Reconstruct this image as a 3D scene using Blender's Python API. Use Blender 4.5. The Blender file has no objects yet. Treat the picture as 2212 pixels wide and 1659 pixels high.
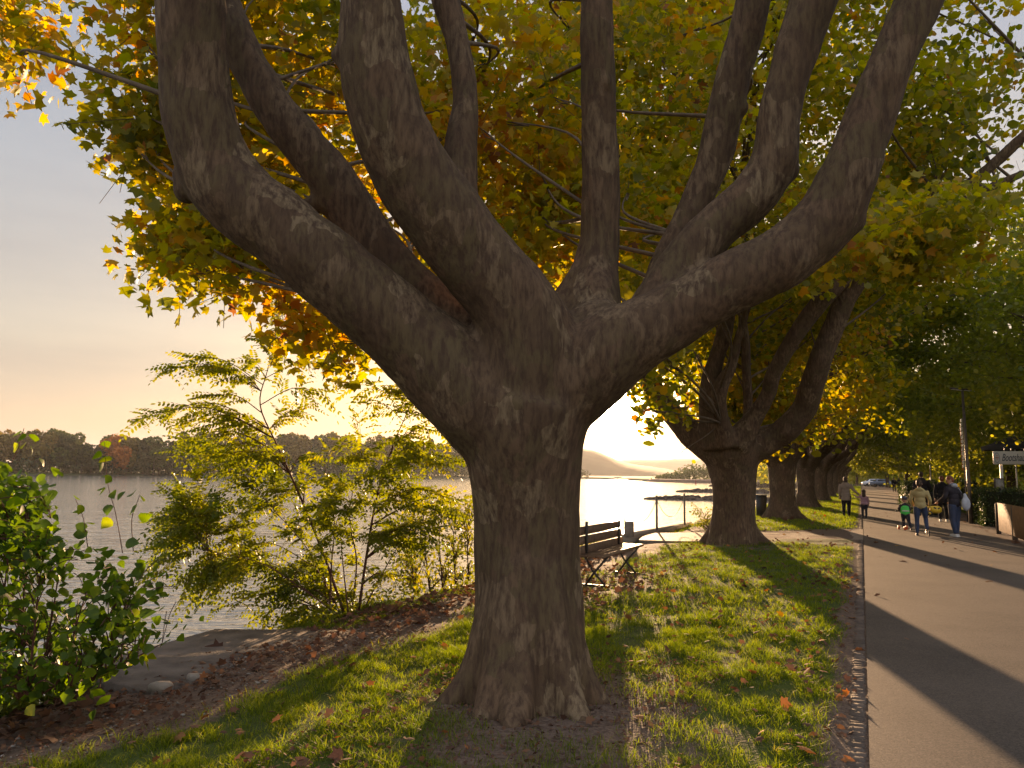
import bpy, bmesh, math, random
import numpy as np
from mathutils import Vector, Matrix, noise as mnoise
from math import sin, cos, pi, radians as R
random.seed(7); rng = np.random.default_rng(7)
C = bpy.context.scene.collection
SC = bpy.context.scene

# ------------------------------------------------------------------ camera
CAMZ = 1.55; PITCH = math.atan((1024-829.5)/1661); ROLL = R(0.7); FPX = 1661.0
_f = np.array([0, cos(PITCH), sin(PITCH)]); _u0 = np.array([0, -sin(PITCH), cos(PITCH)]); _r0 = np.array([1., 0, 0])
_rt = cos(ROLL)*_r0 + sin(ROLL)*_u0; _up = -sin(ROLL)*_r0 + cos(ROLL)*_u0
cam = bpy.data.cameras.new('camera'); camo = bpy.data.objects.new('camera', cam); C.objects.link(camo)
camo.matrix_world = Matrix(((_rt[0], _up[0], -_f[0], 0), (_rt[1], _up[1], -_f[1], 0), (_rt[2], _up[2], -_f[2], CAMZ), (0, 0, 0, 1)))
cam.sensor_width = 36; cam.lens = 36*FPX/2212; cam.clip_end = 20000; cam.clip_start = 0.05
SC.camera = camo

# ------------------------------------------------------------------ sky, sun, exposure
SUN_AZ = R(7.9); SUN_EL = R(4.6)      # azimuth to the right of +Y
w = bpy.data.worlds.new('World'); SC.world = w; w.use_nodes = True
wn = w.node_tree.nodes; wl = w.node_tree.links
bg = wn['Background']
sky = wn.new('ShaderNodeTexSky'); sky.sky_type = 'NISHITA'; sky.sun_disc = False
sky.sun_elevation = SUN_EL; sky.sun_rotation = SUN_AZ; sky.air_density = 1.0; sky.dust_density = 3.0; sky.ozone_density = 1.0; sky.altitude = 0
bg.inputs['Strength'].default_value = 0.15
# thin veil of high cloud that evens out the sky colour
tcs = wn.new('ShaderNodeTexCoord'); mp = wn.new('ShaderNodeMapping'); mp.inputs['Scale'].default_value = (1.2, 1.2, 9)
cn = wn.new('ShaderNodeTexNoise'); cn.inputs['Scale'].default_value = 2.2; cn.inputs['Detail'].default_value = 5; cn.inputs['Roughness'].default_value = .55
cr = wn.new('ShaderNodeMapRange'); cr.inputs['From Min'].default_value = .35; cr.inputs['From Max'].default_value = .75; cr.inputs['To Min'].default_value = .88; cr.inputs['To Max'].default_value = .95
mx = wn.new('ShaderNodeMix'); mx.data_type = 'RGBA'
sp = wn.new('ShaderNodeSeparateXYZ'); vr = wn.new('ShaderNodeValToRGB'); e_ = vr.color_ramp.elements
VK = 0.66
e_[0].position = 0; e_[0].color = (1.15*VK, .88*VK, .68*VK, 1); e_[1].position = .95; e_[1].color = (1.3*VK, 1.3*VK, 1.35*VK, 1)  # top stop: zenith brightened out of view as added overhead fill
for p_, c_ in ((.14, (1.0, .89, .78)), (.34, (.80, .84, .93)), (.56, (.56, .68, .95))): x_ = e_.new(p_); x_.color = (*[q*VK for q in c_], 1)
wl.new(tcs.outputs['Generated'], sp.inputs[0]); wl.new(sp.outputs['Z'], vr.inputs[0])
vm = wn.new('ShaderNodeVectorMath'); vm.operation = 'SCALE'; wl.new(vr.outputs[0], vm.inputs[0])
# added fill light: veil brightened behind the camera to lift surfaces facing it
backfill = wn.new('ShaderNodeMapRange'); backfill.interpolation_type = 'SMOOTHSTEP'; backfill.inputs['From Min'].default_value = .25; backfill.inputs['From Max'].default_value = -.6; backfill.inputs['To Min'].default_value = 1.35; backfill.inputs['To Max'].default_value = 3.0
wl.new(sp.outputs['Y'], backfill.inputs['Value']); wl.new(backfill.outputs[0], vm.inputs['Scale'])
wl.new(tcs.outputs['Generated'], mp.inputs[0]); wl.new(mp.outputs[0], cn.inputs['Vector']); wl.new(cn.outputs['Fac'], cr.inputs['Value'])
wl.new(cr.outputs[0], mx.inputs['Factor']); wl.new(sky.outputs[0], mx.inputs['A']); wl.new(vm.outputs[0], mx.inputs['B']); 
# bright aureole of the low sun behind thin veil
sdv = (sin(SUN_AZ)*cos(SUN_EL), cos(SUN_AZ)*cos(SUN_EL), sin(SUN_EL))
dt = wn.new('ShaderNodeVectorMath'); dt.operation = 'DOT_PRODUCT'; dt.inputs[1].default_value = sdv; wl.new(tcs.outputs['Generated'], dt.inputs[0])
cl_ = wn.new('ShaderNodeMath'); cl_.operation = 'MAXIMUM'; cl_.inputs[1].default_value = 0; wl.new(dt.outputs['Value'], cl_.inputs[0])
acc = mx.outputs['Result']
for pw_, k_, c_ in ((14, .9, (1.0, .72, .42)), (160, 5.5, (1.0, .80, .50)), (3000, 60, (1.0, .88, .65))):
    po = wn.new('ShaderNodeMath'); po.operation = 'POWER'; po.inputs[1].default_value = pw_; wl.new(cl_.outputs[0], po.inputs[0])
    cc = wn.new('ShaderNodeVectorMath'); cc.operation = 'SCALE'; cc.inputs[0].default_value = tuple(q*k_ for q in c_); wl.new(po.outputs[0], cc.inputs['Scale'])
    ad_ = wn.new('ShaderNodeVectorMath'); ad_.operation = 'ADD'; wl.new(acc, ad_.inputs[0]); wl.new(cc.outputs[0], ad_.inputs[1]); acc = ad_.outputs[0]
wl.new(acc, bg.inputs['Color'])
sl = bpy.data.lights.new('sun', 'SUN'); slo = bpy.data.objects.new('sun', sl); C.objects.link(slo)
sl.energy = 4.4; sl.angle = R(0.6); sl.color = (1.0, 0.62, 0.33)
sd = Vector((sin(SUN_AZ)*cos(SUN_EL), cos(SUN_AZ)*cos(SUN_EL), sin(SUN_EL)))
slo.rotation_euler = sd.to_track_quat('Z', 'Y').to_euler()
SC.view_settings.view_transform = 'Standard'; SC.view_settings.look = 'None'
SC.view_settings.exposure = 1.95; SC.view_settings.gamma = 1.0
cy = SC.cycles
cy.max_bounces = 8; cy.diffuse_bounces = 4; cy.glossy_bounces = 3; cy.transmission_bounces = 5; cy.volume_bounces = 0; cy.transparent_max_bounces = 8
cy.sample_clamp_indirect = 6; cy.caustics_reflective = False; cy.caustics_refractive = False

# ------------------------------------------------------------------ coordinates
def ray(u, v):
    return _f + _rt*((u-1106)/FPX) + _up*((829.5-v)/FPX)
def at(u, v, d):
    p = ray(u, v)*d; p[2] += CAMZ; return p
def gp(u, v, z=0.0):
    r = ray(u, v); t = (z-CAMZ)/r[2]; return np.array([r[0]*t, r[1]*t, z])
PA = R(24.4); PS = np.array([sin(PA), cos(PA)]); PO = np.array([cos(PA), -sin(PA)])
def w2p(x, y): return x*PS[0]+y*PS[1], x*PO[0]+y*PO[1]
def p2w(s, o): return s*PS[0]+o*PO[0], s*PS[1]+o*PO[1]

# ------------------------------------------------------------------ mesh helpers
class G:
    def __init__(s): s.V = []; s.F = []; s.n = 0; s.A = []
    def add(s, V, F, a=None):
        V = np.asarray(V, float).reshape(-1, 3)
        if isinstance(F, np.ndarray): F = [F]
        for f in F:
            f = np.asarray(f)
            if f.ndim == 1: f = f[None, :]
            s.F.append(f+s.n)
            s.A.append(np.full(len(f), 0.0 if a is None else a) if np.isscalar(a) or a is None else np.asarray(a))
        s.V.append(V); s.n += len(V); return s
    def build(s, name, mat, parent=None, smooth=True, attr=None):
        V = np.concatenate(s.V); me = bpy.data.meshes.new(name)
        loops = np.concatenate([f.ravel() for f in s.F]).astype(np.int32)
        cnt = np.concatenate([np.full(len(f), f.shape[1]) for f in s.F]).astype(np.int32)
        st = np.concatenate([[0], np.cumsum(cnt)[:-1]]).astype(np.int32)
        me.vertices.add(len(V)); me.vertices.foreach_set('co', V.ravel().astype(np.float32))
        me.loops.add(len(loops)); me.loops.foreach_set('vertex_index', loops)
        me.polygons.add(len(cnt)); me.polygons.foreach_set('loop_start', st)
        me.update(calc_edges=True); me.validate()
        if smooth: me.polygons.foreach_set('use_smooth', np.ones(len(me.polygons), bool))
        if attr:
            a = me.attributes.new(attr, 'FLOAT', 'FACE'); a.data.foreach_set('value', np.concatenate(s.A).astype(np.float32))
        if mat: me.materials.append(mat)
        return link(name, me, parent)
def link(name, me, parent=None):
    o = bpy.data.objects.new(name, me); C.objects.link(o)
    if parent: o.parent = parent
    return o
def tag(o, label=None, cat=None, group=None, kind=None):
    if label: o['label'] = label
    if cat: o['category'] = cat
    if group: o['group'] = group
    if kind: o['kind'] = kind
    return o
def empty(name, loc=(0, 0, 0), rz=0, label=None, cat=None, group=None):
    o = bpy.data.objects.new(name, None); C.objects.link(o); o.location = loc; o.rotation_euler = (0, 0, rz)
    o.empty_display_size = .2
    return tag(o, label, cat, group)
def copy_tree(o, parent=None):
    c = o.copy(); C.objects.link(c)
    if parent: c.parent = parent
    for ch in list(o.children): copy_tree(ch, c)
    return c
def catmull(P, n=6):
    P = np.asarray(P, float)
    if len(P) < 3: n = max(n, 2)
    Q = np.vstack([2*P[0]-P[1], P, 2*P[-1]-P[-2]]); out = []
    for i in range(1, len(Q)-2):
        for k in range(n):
            t = k/n; a, b, c, d = Q[i-1], Q[i], Q[i+1], Q[i+2]
            out.append(.5*((2*b)+(-a+c)*t+(2*a-5*b+4*c-d)*t*t+(-a+3*b-3*c+d)*t**3))
    out.append(P[-1]); return np.array(out)
def tube(P, r=None, n=8, cap=True, sq=1.0):
    """P (m,3) with r (m,), or P (m,4)"""
    P = np.asarray(P, float)
    if P.shape[1] == 4: r = P[:, 3]; P = P[:, :3]
    r = np.broadcast_to(np.asarray(r, float), (len(P),))
    T = np.gradient(P, axis=0); T /= np.linalg.norm(T, axis=1)[:, None]+1e-12
    a = np.array([0, 0, 1.]) if abs(T[0][2]) < .9 else np.array([1., 0, 0])
    N = []; v = np.cross(T[0], a)
    for t in T:
        v = v-t*np.dot(v, t); v /= np.linalg.norm(v)+1e-12; N.append(v.copy())
    N = np.array(N); B = np.cross(T, N)
    th = np.arange(n)*2*pi/n
    V = P[:, None, :]+r[:, None, None]*(np.cos(th)[None, :, None]*N[:, None, :]+sq*np.sin(th)[None, :, None]*B[:, None, :])
    m = len(P); V = V.reshape(-1, 3)
    i = np.arange(m-1)[:, None]*n; j = np.arange(n)[None, :]; jn = (j+1) % n
    F = np.stack([i+j, i+jn, i+n+jn, i+n+j], -1).reshape(-1, 4)
    Fs = [F]
    if cap: Fs += [np.arange(n)[::-1][None, :], (np.arange(n)+(m-1)*n)[None, :]]
    return V, Fs
def box(c, d, rz=0, rx=0, ry=0):
    x, y, z = np.array(d)/2
    V = np.array([[-x, -y, -z], [x, -y, -z], [x, y, -z], [-x, y, -z], [-x, -y, z], [x, -y, z], [x, y, z], [-x, y, z]])
    M = np.array((Matrix.Rotation(rz, 3, 'Z') @ Matrix.Rotation(ry, 3, 'Y') @ Matrix.Rotation(rx, 3, 'X')))
    F = np.array([[0, 3, 2, 1], [4, 5, 6, 7], [0, 1, 5, 4], [1, 2, 6, 5], [2, 3, 7, 6], [3, 0, 4, 7]])
    return V @ M.T+np.array(c), F
def bbox(c, d, rz=0, rx=0, ry=0, b=.01):
    """box with chamfered edges: an octagonal-section slab"""
    x, y, z = np.array(d)/2; b = min(b, x*.9, y*.9, z*.9)
    L = []
    for zz, k in ((-z, b), (-z+b, 0), (z-b, 0), (z, b)):
        X, Y = x-k, y-k; q = b*.6
        L.append([[-X+q, -Y, zz], [X-q, -Y, zz], [X, -Y+q, zz], [X, Y-q, zz], [X-q, Y, zz], [-X+q, Y, zz], [-X, Y-q, zz], [-X, -Y+q, zz]])
    V = np.array(L).reshape(-1, 3); F = []
    for k in range(3):
        for j in range(8): F.append([k*8+j, k*8+(j+1) % 8, k*8+8+(j+1) % 8, k*8+8+j])
    M = np.array((Matrix.Rotation(rz, 3, 'Z') @ Matrix.Rotation(ry, 3, 'Y') @ Matrix.Rotation(rx, 3, 'X')))
    return V @ M.T+np.array(c), [np.array(F), np.arange(8)[::-1][None, :], (np.arange(8)+24)[None, :]]
def ball(c, r, n=10, m=7):
    r = np.broadcast_to(np.asarray(r, float), (3,))
    V = [[0, 0, -1]]; F3 = []; F4 = []
    for i in range(1, m):
        a = -pi/2+pi*i/m
        for j in range(n): V.append([cos(a)*cos(2*pi*j/n), cos(a)*sin(2*pi*j/n), sin(a)])
    V.append([0, 0, 1]); V = np.array(V)*r+np.array(c)
    for j in range(n): F3.append([0, 1+(j+1) % n, 1+j]); F3.append([len(V)-1, 1+(m-2)*n+j, 1+(m-2)*n+(j+1) % n])
    for i in range(m-2):
        for j in range(n): F4.append([1+i*n+j, 1+i*n+(j+1) % n, 1+(i+1)*n+(j+1) % n, 1+(i+1)*n+j])
    return V, [np.array(F3), np.array(F4)]
def bake_remesh(g, voxel, smooth_it=6):
    """union of overlapping closed pieces as one continuous surface"""
    o = g.build('tmp', None, smooth=False)
    m = o.modifiers.new('r', 'REMESH'); m.mode = 'VOXEL'; m.voxel_size = voxel
    if smooth_it:
        s = o.modifiers.new('s', 'SMOOTH'); s.iterations = smooth_it; s.factor = .5
    dg = bpy.context.evaluated_depsgraph_get(); me = bpy.data.meshes.new_from_object(o.evaluated_get(dg))
    bpy.data.objects.remove(o)
    return me
def me_arrays(me):
    n = len(me.vertices); V = np.empty(n*3, np.float32); me.vertices.foreach_get('co', V)
    N = np.empty(n*3, np.float32); me.vertices.foreach_get('normal', N)
    return V.reshape(-1, 3), N.reshape(-1, 3)
def set_co(me, V): me.vertices.foreach_set('co', V.ravel().astype(np.float32)); me.update()

# ------------------------------------------------------------------ material helpers
def mat(name, col=(.5, .5, .5), rough=.7, spec=.3, metal=0.0, var=0.0, scale=8.0, bump=0.0, bscale=40.0, emit=None):
    m = bpy.data.materials.new(name); m.use_nodes = True; nt = m.node_tree; b = nt.nodes['Principled BSDF']
    b.inputs['Base Color'].default_value = (*col, 1); b.inputs['Roughness'].default_value = rough
    b.inputs['Specular IOR Level'].default_value = spec; b.inputs['Metallic'].default_value = metal
    tc = nt.nodes.new('ShaderNodeTexCoord')
    if var:
        nz = nt.nodes.new('ShaderNodeTexNoise'); nz.inputs['Scale'].default_value = scale; nz.inputs['Detail'].default_value = 6
        nt.links.new(tc.outputs['Object'], nz.inputs['Vector'])
        rp = nt.nodes.new('ShaderNodeValToRGB'); rp.color_ramp.elements[0].position = .3; rp.color_ramp.elements[1].position = .7
        rp.color_ramp.elements[0].color = (*[c*(1-var) for c in col], 1); rp.color_ramp.elements[1].color = (*[min(1, c*(1+var)) for c in col], 1)
        nt.links.new(nz.outputs['Fac'], rp.inputs[0]); nt.links.new(rp.outputs[0], b.inputs['Base Color'])
    if bump:
        n2 = nt.nodes.new('ShaderNodeTexNoise'); n2.inputs['Scale'].default_value = bscale; n2.inputs['Detail'].default_value = 5
        nt.links.new(tc.outputs['Object'], n2.inputs['Vector'])
        bp = nt.nodes.new('ShaderNodeBump'); bp.inputs['Strength'].default_value = 1; bp.inputs['Distance'].default_value = bump
        nt.links.new(n2.outputs['Fac'], bp.inputs['Height']); nt.links.new(bp.outputs[0], b.inputs['Normal'])
    return m
def leaf_mat(name, ramp, trans=.5, rough=.45, tboost=1.5):
    m = bpy.data.materials.new(name); m.use_nodes = True; nt = m.node_tree; n = nt.nodes; l = nt.links
    b = n['Principled BSDF']; b.inputs['Roughness'].default_value = rough; b.inputs['Specular IOR Level'].default_value = .35
    at_ = n.new('ShaderNodeAttribute'); at_.attribute_name = 'tint'
    rp = n.new('ShaderNodeValToRGB'); e = rp.color_ramp.elements
    e[0].position = ramp[0][0]; e[0].color = (*ramp[0][1], 1); e[1].position = ramp[-1][0]; e[1].color = (*ramp[-1][1], 1)
    for p, c in ramp[1:-1]: x = e.new(p); x.color = (*c, 1)
    l.new(at_.outputs['Fac'], rp.inputs[0]); l.new(rp.outputs[0], b.inputs['Base Color'])
    t = n.new('ShaderNodeBsdfTranslucent'); hs = n.new('ShaderNodeHueSaturation'); hs.inputs['Saturation'].default_value = 1.1; hs.inputs['Value'].default_value = tboost
    l.new(rp.outputs[0], hs.inputs['Color']); l.new(hs.outputs[0], t.inputs['Color'])
    ms = n.new('ShaderNodeMixShader'); ms.inputs[0].default_value = trans
    l.new(b.outputs[0], ms.inputs[1]); l.new(t.outputs[0], ms.inputs[2]); l.new(ms.outputs[0], n['Material Output'].inputs['Surface'])
    return m
def bark_mat(name, base=(.135, .083, .048), pale=(.20, .142, .082), dark=(.068, .041, .025)):
    m = bpy.data.materials.new(name); m.use_nodes = True; nt = m.node_tree; n = nt.nodes; l = nt.links
    b = n['Principled BSDF']; b.inputs['Roughness'].default_value = .85; b.inputs['Specular IOR Level'].default_value = .2
    tc = n.new('ShaderNodeTexCoord'); mp = n.new('ShaderNodeMapping'); mp.inputs['Scale'].default_value = (1, 1, .75)
    l.new(tc.outputs['Object'], mp.inputs[0])
    dn = n.new('ShaderNodeTexNoise'); dn.inputs['Scale'].default_value = 5; dn.inputs['Detail'].default_value = 3; l.new(mp.outputs[0], dn.inputs['Vector'])
    va = n.new('ShaderNodeVectorMath'); va.operation = 'SCALE'; va.inputs['Scale'].default_value = .35; l.new(dn.outputs['Color'], va.inputs[0])
    vb = n.new('ShaderNodeVectorMath'); vb.operation = 'ADD'; l.new(mp.outputs[0], vb.inputs[0]); l.new(va.outputs[0], vb.inputs[1])
    vo = n.new('ShaderNodeTexVoronoi'); vo.inputs['Scale'].default_value = 5.5; l.new(vb.outputs[0], vo.inputs['Vector'])
    sx = n.new('ShaderNodeSeparateColor'); l.new(vo.outputs['Color'], sx.inputs[0])
    rp = n.new('ShaderNodeValToRGB'); rp.color_ramp.interpolation = 'EASE'; e = rp.color_ramp.elements
    e[0].position = .0; e[0].color = (*[c*.8 for c in base], 1); e[1].position = 1; e[1].color = (*pale, 1)
    x = e.new(.35); x.color = (base[0]*.85, base[1]*.98, base[2]*.85, 1); x = e.new(.6); x.color = (*base, 1); x = e.new(.86); x.color = (*[(a+c)/2 for a, c in zip(base, pale)], 1)
    l.new(sx.outputs[0], rp.inputs[0])
    fn = n.new('ShaderNodeTexNoise'); fn.inputs['Scale'].default_value = 28; fn.inputs['Detail'].default_value = 7; fn.inputs['Roughness'].default_value = .65
    mp2 = n.new('ShaderNodeMapping'); mp2.inputs['Scale'].default_value = (1, 1, .22); l.new(tc.outputs['Object'], mp2.inputs[0]); l.new(mp2.outputs[0], fn.inputs['Vector'])
    r2 = n.new('ShaderNodeMapRange'); r2.inputs['From Min'].default_value = .38; r2.inputs['From Max'].default_value = .6; l.new(fn.outputs['Fac'], r2.inputs['Value'])
    mx = n.new('ShaderNodeMix'); mx.data_type = 'RGBA'; mx.inputs['A'].default_value = (*dark, 1); l.new(r2.outputs[0], mx.inputs['Factor']); l.new(rp.outputs[0], mx.inputs['B'])
    l.new(mx.outputs['Result'], b.inputs['Base Color'])
    ad = n.new('ShaderNodeMath'); ad.operation = 'MULTIPLY_ADD'; ad.inputs[1].default_value = .35; l.new(sx.outputs[0], ad.inputs[0]); l.new(fn.outputs['Fac'], ad.inputs[2])
    bp = n.new('ShaderNodeBump'); bp.inputs['Strength'].default_value = .9; bp.inputs['Distance'].default_value = .018
    l.new(ad.outputs[0], bp.inputs['Height']); l.new(bp.outputs[0], b.inputs['Normal'])
    return m
BARK = bark_mat('plane_bark')
TWIG = mat('twig_bark', (.12, .085, .055), .85, .2, var=.3)
STEM = mat('shrub_stem', (.11, .05, .035), .8, .2, var=.3)
AUT = [(0, (.08, .105, .01)), (.35, (.19, .19, .014)), (.6, (.34, .28, .018)), (.8, (.42, .25, .016)), (.95, (.36, .14, .016)), (1, (.18, .08, .03))]
LEAF = leaf_mat('plane_leaf', AUT, .6, tboost=1.7)
LEAFG = leaf_mat('green_leaf', [(0, (.11, .14, .018)), (.6, (.24, .24, .03)), (1, (.38, .31, .04))], .6, tboost=1.7)

# ------------------------------------------------------------------ terrain height
def bank_o(s):
    s = np.asarray(s, float)
    t = np.clip((s-260)/170, 0, 1); t = t*t*(3-2*t)
    return -5.45-105*t + .18*np.sin(s*.7)+.1*np.sin(s*1.9+1)
def sstep(x, a, b): t = np.clip((x-a)/(b-a), 0, 1); return t*t*(3-2*t)
TREES_ROW = [(4.96, -2.14)]
def ground_z(s, o):
    s = np.asarray(s, float); o = np.asarray(o, float); bo = bank_o(s)
    z = -2.6*sstep(bo-o, -.05, 4.0) - .12*sstep(bo-o, -1.2, 0)
    lawn = sstep(o, -3.4, -3.0)*(1-sstep(o, -.5, -.2))
    z = z+.05*lawn*(.6+.4*np.sin(s*.9)*np.cos(o*1.7)) - .012*(1-lawn)*sstep(o, -5, -4.6)*(1-sstep(o, -3.6, -3.2))
    return z

# ------------------------------------------------------------------ ground
def grass_mask(s, o):
    s = np.asarray(s, float); o = np.asarray(o, float)
    m = sstep(o, -4.15+.12*np.sin(s*2.1), -3.75+.12*np.sin(s*2.1))*(1-sstep(o, -.42+.1*np.sin(s*3.1), -.16))
    m = m*(1-.95*np.exp(-(((s-4.75)/1.35)**2+((o+1.75)/.95)**2)**1.5))
    m = m*(1-.85*np.exp(-(((s-10.7)/2.0)**2+((o+3.35)/.75)**2)**1.5))
    m = m*(1-.6*np.exp(-(((s-17.8)/1.0)**2+((o+2.6)/1.0)**2)))
    c0 = 18.3+(o+5)*.7; c1 = 20.6+(o+5)*1.12
    cross = sstep(s, c0-.1, c0+.1)*(1-sstep(s, c1-.1, c1+.1))
    m = m*(1-cross)
    far = sstep(s, 26, 27)*sstep(o, -5.3, -4.6)*(1-sstep(o, -.3, -.16))
    m = np.maximum(m, far*(1-cross))
    bank = .75*sstep(-o, 4.7, 5.0)*(1-sstep(-o, 6.6, 7.5))*(1-sstep(6.9-s, 0, .3)*sstep(s, 2.9, 3.1))*(1-cross)
    m = np.maximum(m, bank)
    right = .8*sstep(o, 4.0, 4.5)
    return np.maximum(m, right)
ss = np.concatenate([-np.geomspace(400, 8, 12), np.arange(-6, 2, .5), np.arange(2, 13, .07), np.arange(13, 32, .15), np.arange(32, 110, 1.), np.geomspace(110, 7000, 40)])
oo = np.concatenate([-np.geomspace(300, 9.5, 16), np.arange(-9, -.3, .09), np.arange(-.2, 4.6, .1), np.geomspace(4.8, 7000, 40)])
# rows of the far part of the sheet follow the bank as it swings out at the headland
S, O = np.meshgrid(ss, oo, indexing='ij'); shift = (bank_o(S)-bank_o(0))*np.clip((9-O)/9, 0, 1)*(S > 200)
O2 = O+shift
Z = ground_z(S, O2)
nz = np.array([mnoise.noise(Vector((a*1.7, b*1.7, 0))) if -6 < a < 32 and -9 < b < -.15 else 0 for a, b in zip(S.ravel(), O2.ravel())]).reshape(S.shape)
n2 = np.array([mnoise.noise(Vector((a*9, b*9, 3))) if 2 < a < 13 and -8 < b < -.2 else 0 for a, b in zip(S.ravel(), O2.ravel())]).reshape(S.shape)
Z = Z+(.022*nz+.004*n2)*(O2 < -.16)
X, Y = S*PS[0]+O2*PO[0], S*PS[1]+O2*PO[1]
g = G(); ni, nj = S.shape
i, j = np.meshgrid(np.arange(ni-1), np.arange(nj-1), indexing='ij'); k = (i*nj+j).ravel()
g.add(np.stack([X, Y, Z], -1).reshape(-1, 3), np.stack([k, k+nj, k+nj+1, k+1], -1)[:, ::-1])
def ground_material():
    m = bpy.data.materials.new('ground'); m.use_nodes = True; nt = m.node_tree; n = nt.nodes; l = nt.links
    b = n['Principled BSDF']; b.inputs['Roughness'].default_value = .9; b.inputs['Specular IOR Level'].default_value = .15
    tc = n.new('ShaderNodeTexCoord'); a = n.new('ShaderNodeAttribute'); a.attribute_name = 'grass'
    n1 = n.new('ShaderNodeTexNoise'); n1.inputs['Scale'].default_value = 2.5; n1.inputs['Detail'].default_value = 8; n1.inputs['Roughness'].default_value = .7
    n2_ = n.new('ShaderNodeTexNoise'); n2_.inputs['Scale'].default_value = 30; n2_.inputs['Detail'].default_value = 6; n2_.inputs['Roughness'].default_value = .7
    vo = n.new('ShaderNodeTexVoronoi'); vo.inputs['Scale'].default_value = 45
    for q in (n1, n2_, vo): l.new(tc.outputs['Object'], q.inputs['Vector'])
    soil = n.new('ShaderNodeValToRGB'); e = soil.color_ramp.elements
    e[0].position = .3; e[0].color = (.07, .042, .03, 1); e[1].position = .75; e[1].color = (.21, .15, .11, 1)
    l.new(n2_.outputs['Fac'], soil.inputs[0])
    gr = n.new('ShaderNodeValToRGB'); e = gr.color_ramp.elements
    e[0].position = .3; e[0].color = (.035, .05, .01, 1); e[1].position = .75; e[1].color = (.09, .11, .02, 1)
    l.new(n1.outputs['Fac'], gr.inputs[0])
    ad = n.new('ShaderNodeMath'); ad.operation = 'ADD'; l.new(a.outputs['Fac'], ad.inputs[0])
    sc = n.new('ShaderNodeMapRange'); sc.inputs['From Min'].default_value = .3; sc.inputs['From Max'].default_value = .7; sc.inputs['To Min'].default_value = -.5; sc.inputs['To Max'].default_value = .35
    l.new(n1.outputs['Fac'], sc.inputs['Value']); l.new(sc.outputs[0], ad.inputs[1])
    mr = n.new('ShaderNodeMapRange'); mr.inputs['From Min'].default_value = .35; mr.inputs['From Max'].default_value = .6; l.new(ad.outputs[0], mr.inputs['Value'])
    mx = n.new('ShaderNodeMix'); mx.data_type = 'RGBA'; l.new(mr.outputs[0], mx.inputs['Factor']); l.new(soil.outputs[0], mx.inputs['A']); l.new(gr.outputs[0], mx.inputs['B'])
    l.new(mx.outputs['Result'], b.inputs['Base Color'])
    hh = n.new('ShaderNodeMath'); hh.operation = 'ADD'; l.new(n2_.outputs['Fac'], hh.inputs[0]); l.new(vo.outputs['Distance'], hh.inputs[1])
    bp = n.new('ShaderNodeBump'); bp.inputs['Strength'].default_value = 1; bp.inputs['Distance'].default_value = .006; l.new(hh.outputs[0], bp.inputs['Height']); l.new(bp.outputs[0], b.inputs['Normal'])
    return m
go = g.build('ground', ground_material())
ga = go.data.attributes.new('grass', 'FLOAT', 'POINT'); ga.data.foreach_set('value', grass_mask(S, O2).ravel().astype(np.float32))
tag(go, kind='structure')

# asphalt
def asphalt_mat(name, c0, c1):
    m = bpy.data.materials.new(name); m.use_nodes = True; nt = m.node_tree; n = nt.nodes; l = nt.links
    b = n['Principled BSDF']; b.inputs['Roughness'].default_value = .75; b.inputs['Specular IOR Level'].default_value = .3
    tc = n.new('ShaderNodeTexCoord')
    n1 = n.new('ShaderNodeTexNoise'); n1.inputs['Scale'].default_value = .8; n1.inputs['Detail'].default_value = 9; n1.inputs['Roughness'].default_value = .6
    v = n.new('ShaderNodeTexVoronoi'); v.inputs['Scale'].default_value = 110
    for q in (n1, v): l.new(tc.outputs['Object'], q.inputs['Vector'])
    sx = n.new('ShaderNodeSeparateColor'); l.new(v.outputs['Color'], sx.inputs[0])
    ma = n.new('ShaderNodeMath'); ma.operation = 'MULTIPLY_ADD'; ma.inputs[1].default_value = .5; l.new(sx.outputs[0], ma.inputs[0]); l.new(n1.outputs['Fac'], ma.inputs[2])
    rp = n.new('ShaderNodeValToRGB'); e = rp.color_ramp.elements; e[0].position = .42; e[0].color = (*c0, 1); e[1].position = .95; e[1].color = (*c1, 1)
    l.new(ma.outputs[0], rp.inputs[0]); l.new(rp.outputs[0], b.inputs['Base Color'])
    bp = n.new('ShaderNodeBump'); bp.inputs['Strength'].default_value = .8; bp.inputs['Distance'].default_value = .004; l.new(sx.outputs[0], bp.inputs['Height']); l.new(bp.outputs[0], b.inputs['Normal'])
    return m
ASPH = asphalt_mat('asphalt', (.045, .035, .027), (.115, .087, .066))
ASPH2 = asphalt_mat('worn_asphalt', (.15, .115, .08), (.28, .22, .165))
CONC = mat('concrete', (.25, .215, .175), .85, .2, var=.3, scale=5, bump=.006, bscale=50)
def strip(name, pts_l, pts_r, z, mat_, sub=1):
    g = G(); V = []; n = len(pts_l)
    for a, b in zip(pts_l, pts_r): V += [(*p2w(*a), z), (*p2w(*b), z)]
    g.add(V, np.array([[2*k, 2*k+1, 2*k+3, 2*k+2] for k in range(n-1)]))
    if name == 'cross_path':
        W = V+[(a, b, c-.18) for a, b, c in V]; m2 = 2*n; g.add(W, np.array([[2*k, m2+2*k, m2+2*k+2, 2*k+2] for k in range(n-1)]+[[2*k+1, 2*k+3, m2+2*k+3, m2+2*k+1] for k in range(n-1)]+[[0, 1, m2+1, m2]]))
    o = g.build(name, mat_); tag(o, kind='structure'); return o
sl_ = [-30, 0, 10, 20, 30, 50, 80, 140, 260]
def pw(s): return 3.35-1.2*sstep(s, 28, 40)
strip('footpath', [(s, -.02) for s in sl_+[34, 38]][:9], [(s, pw(s)) for s in sl_], .012, ASPH)
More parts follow.
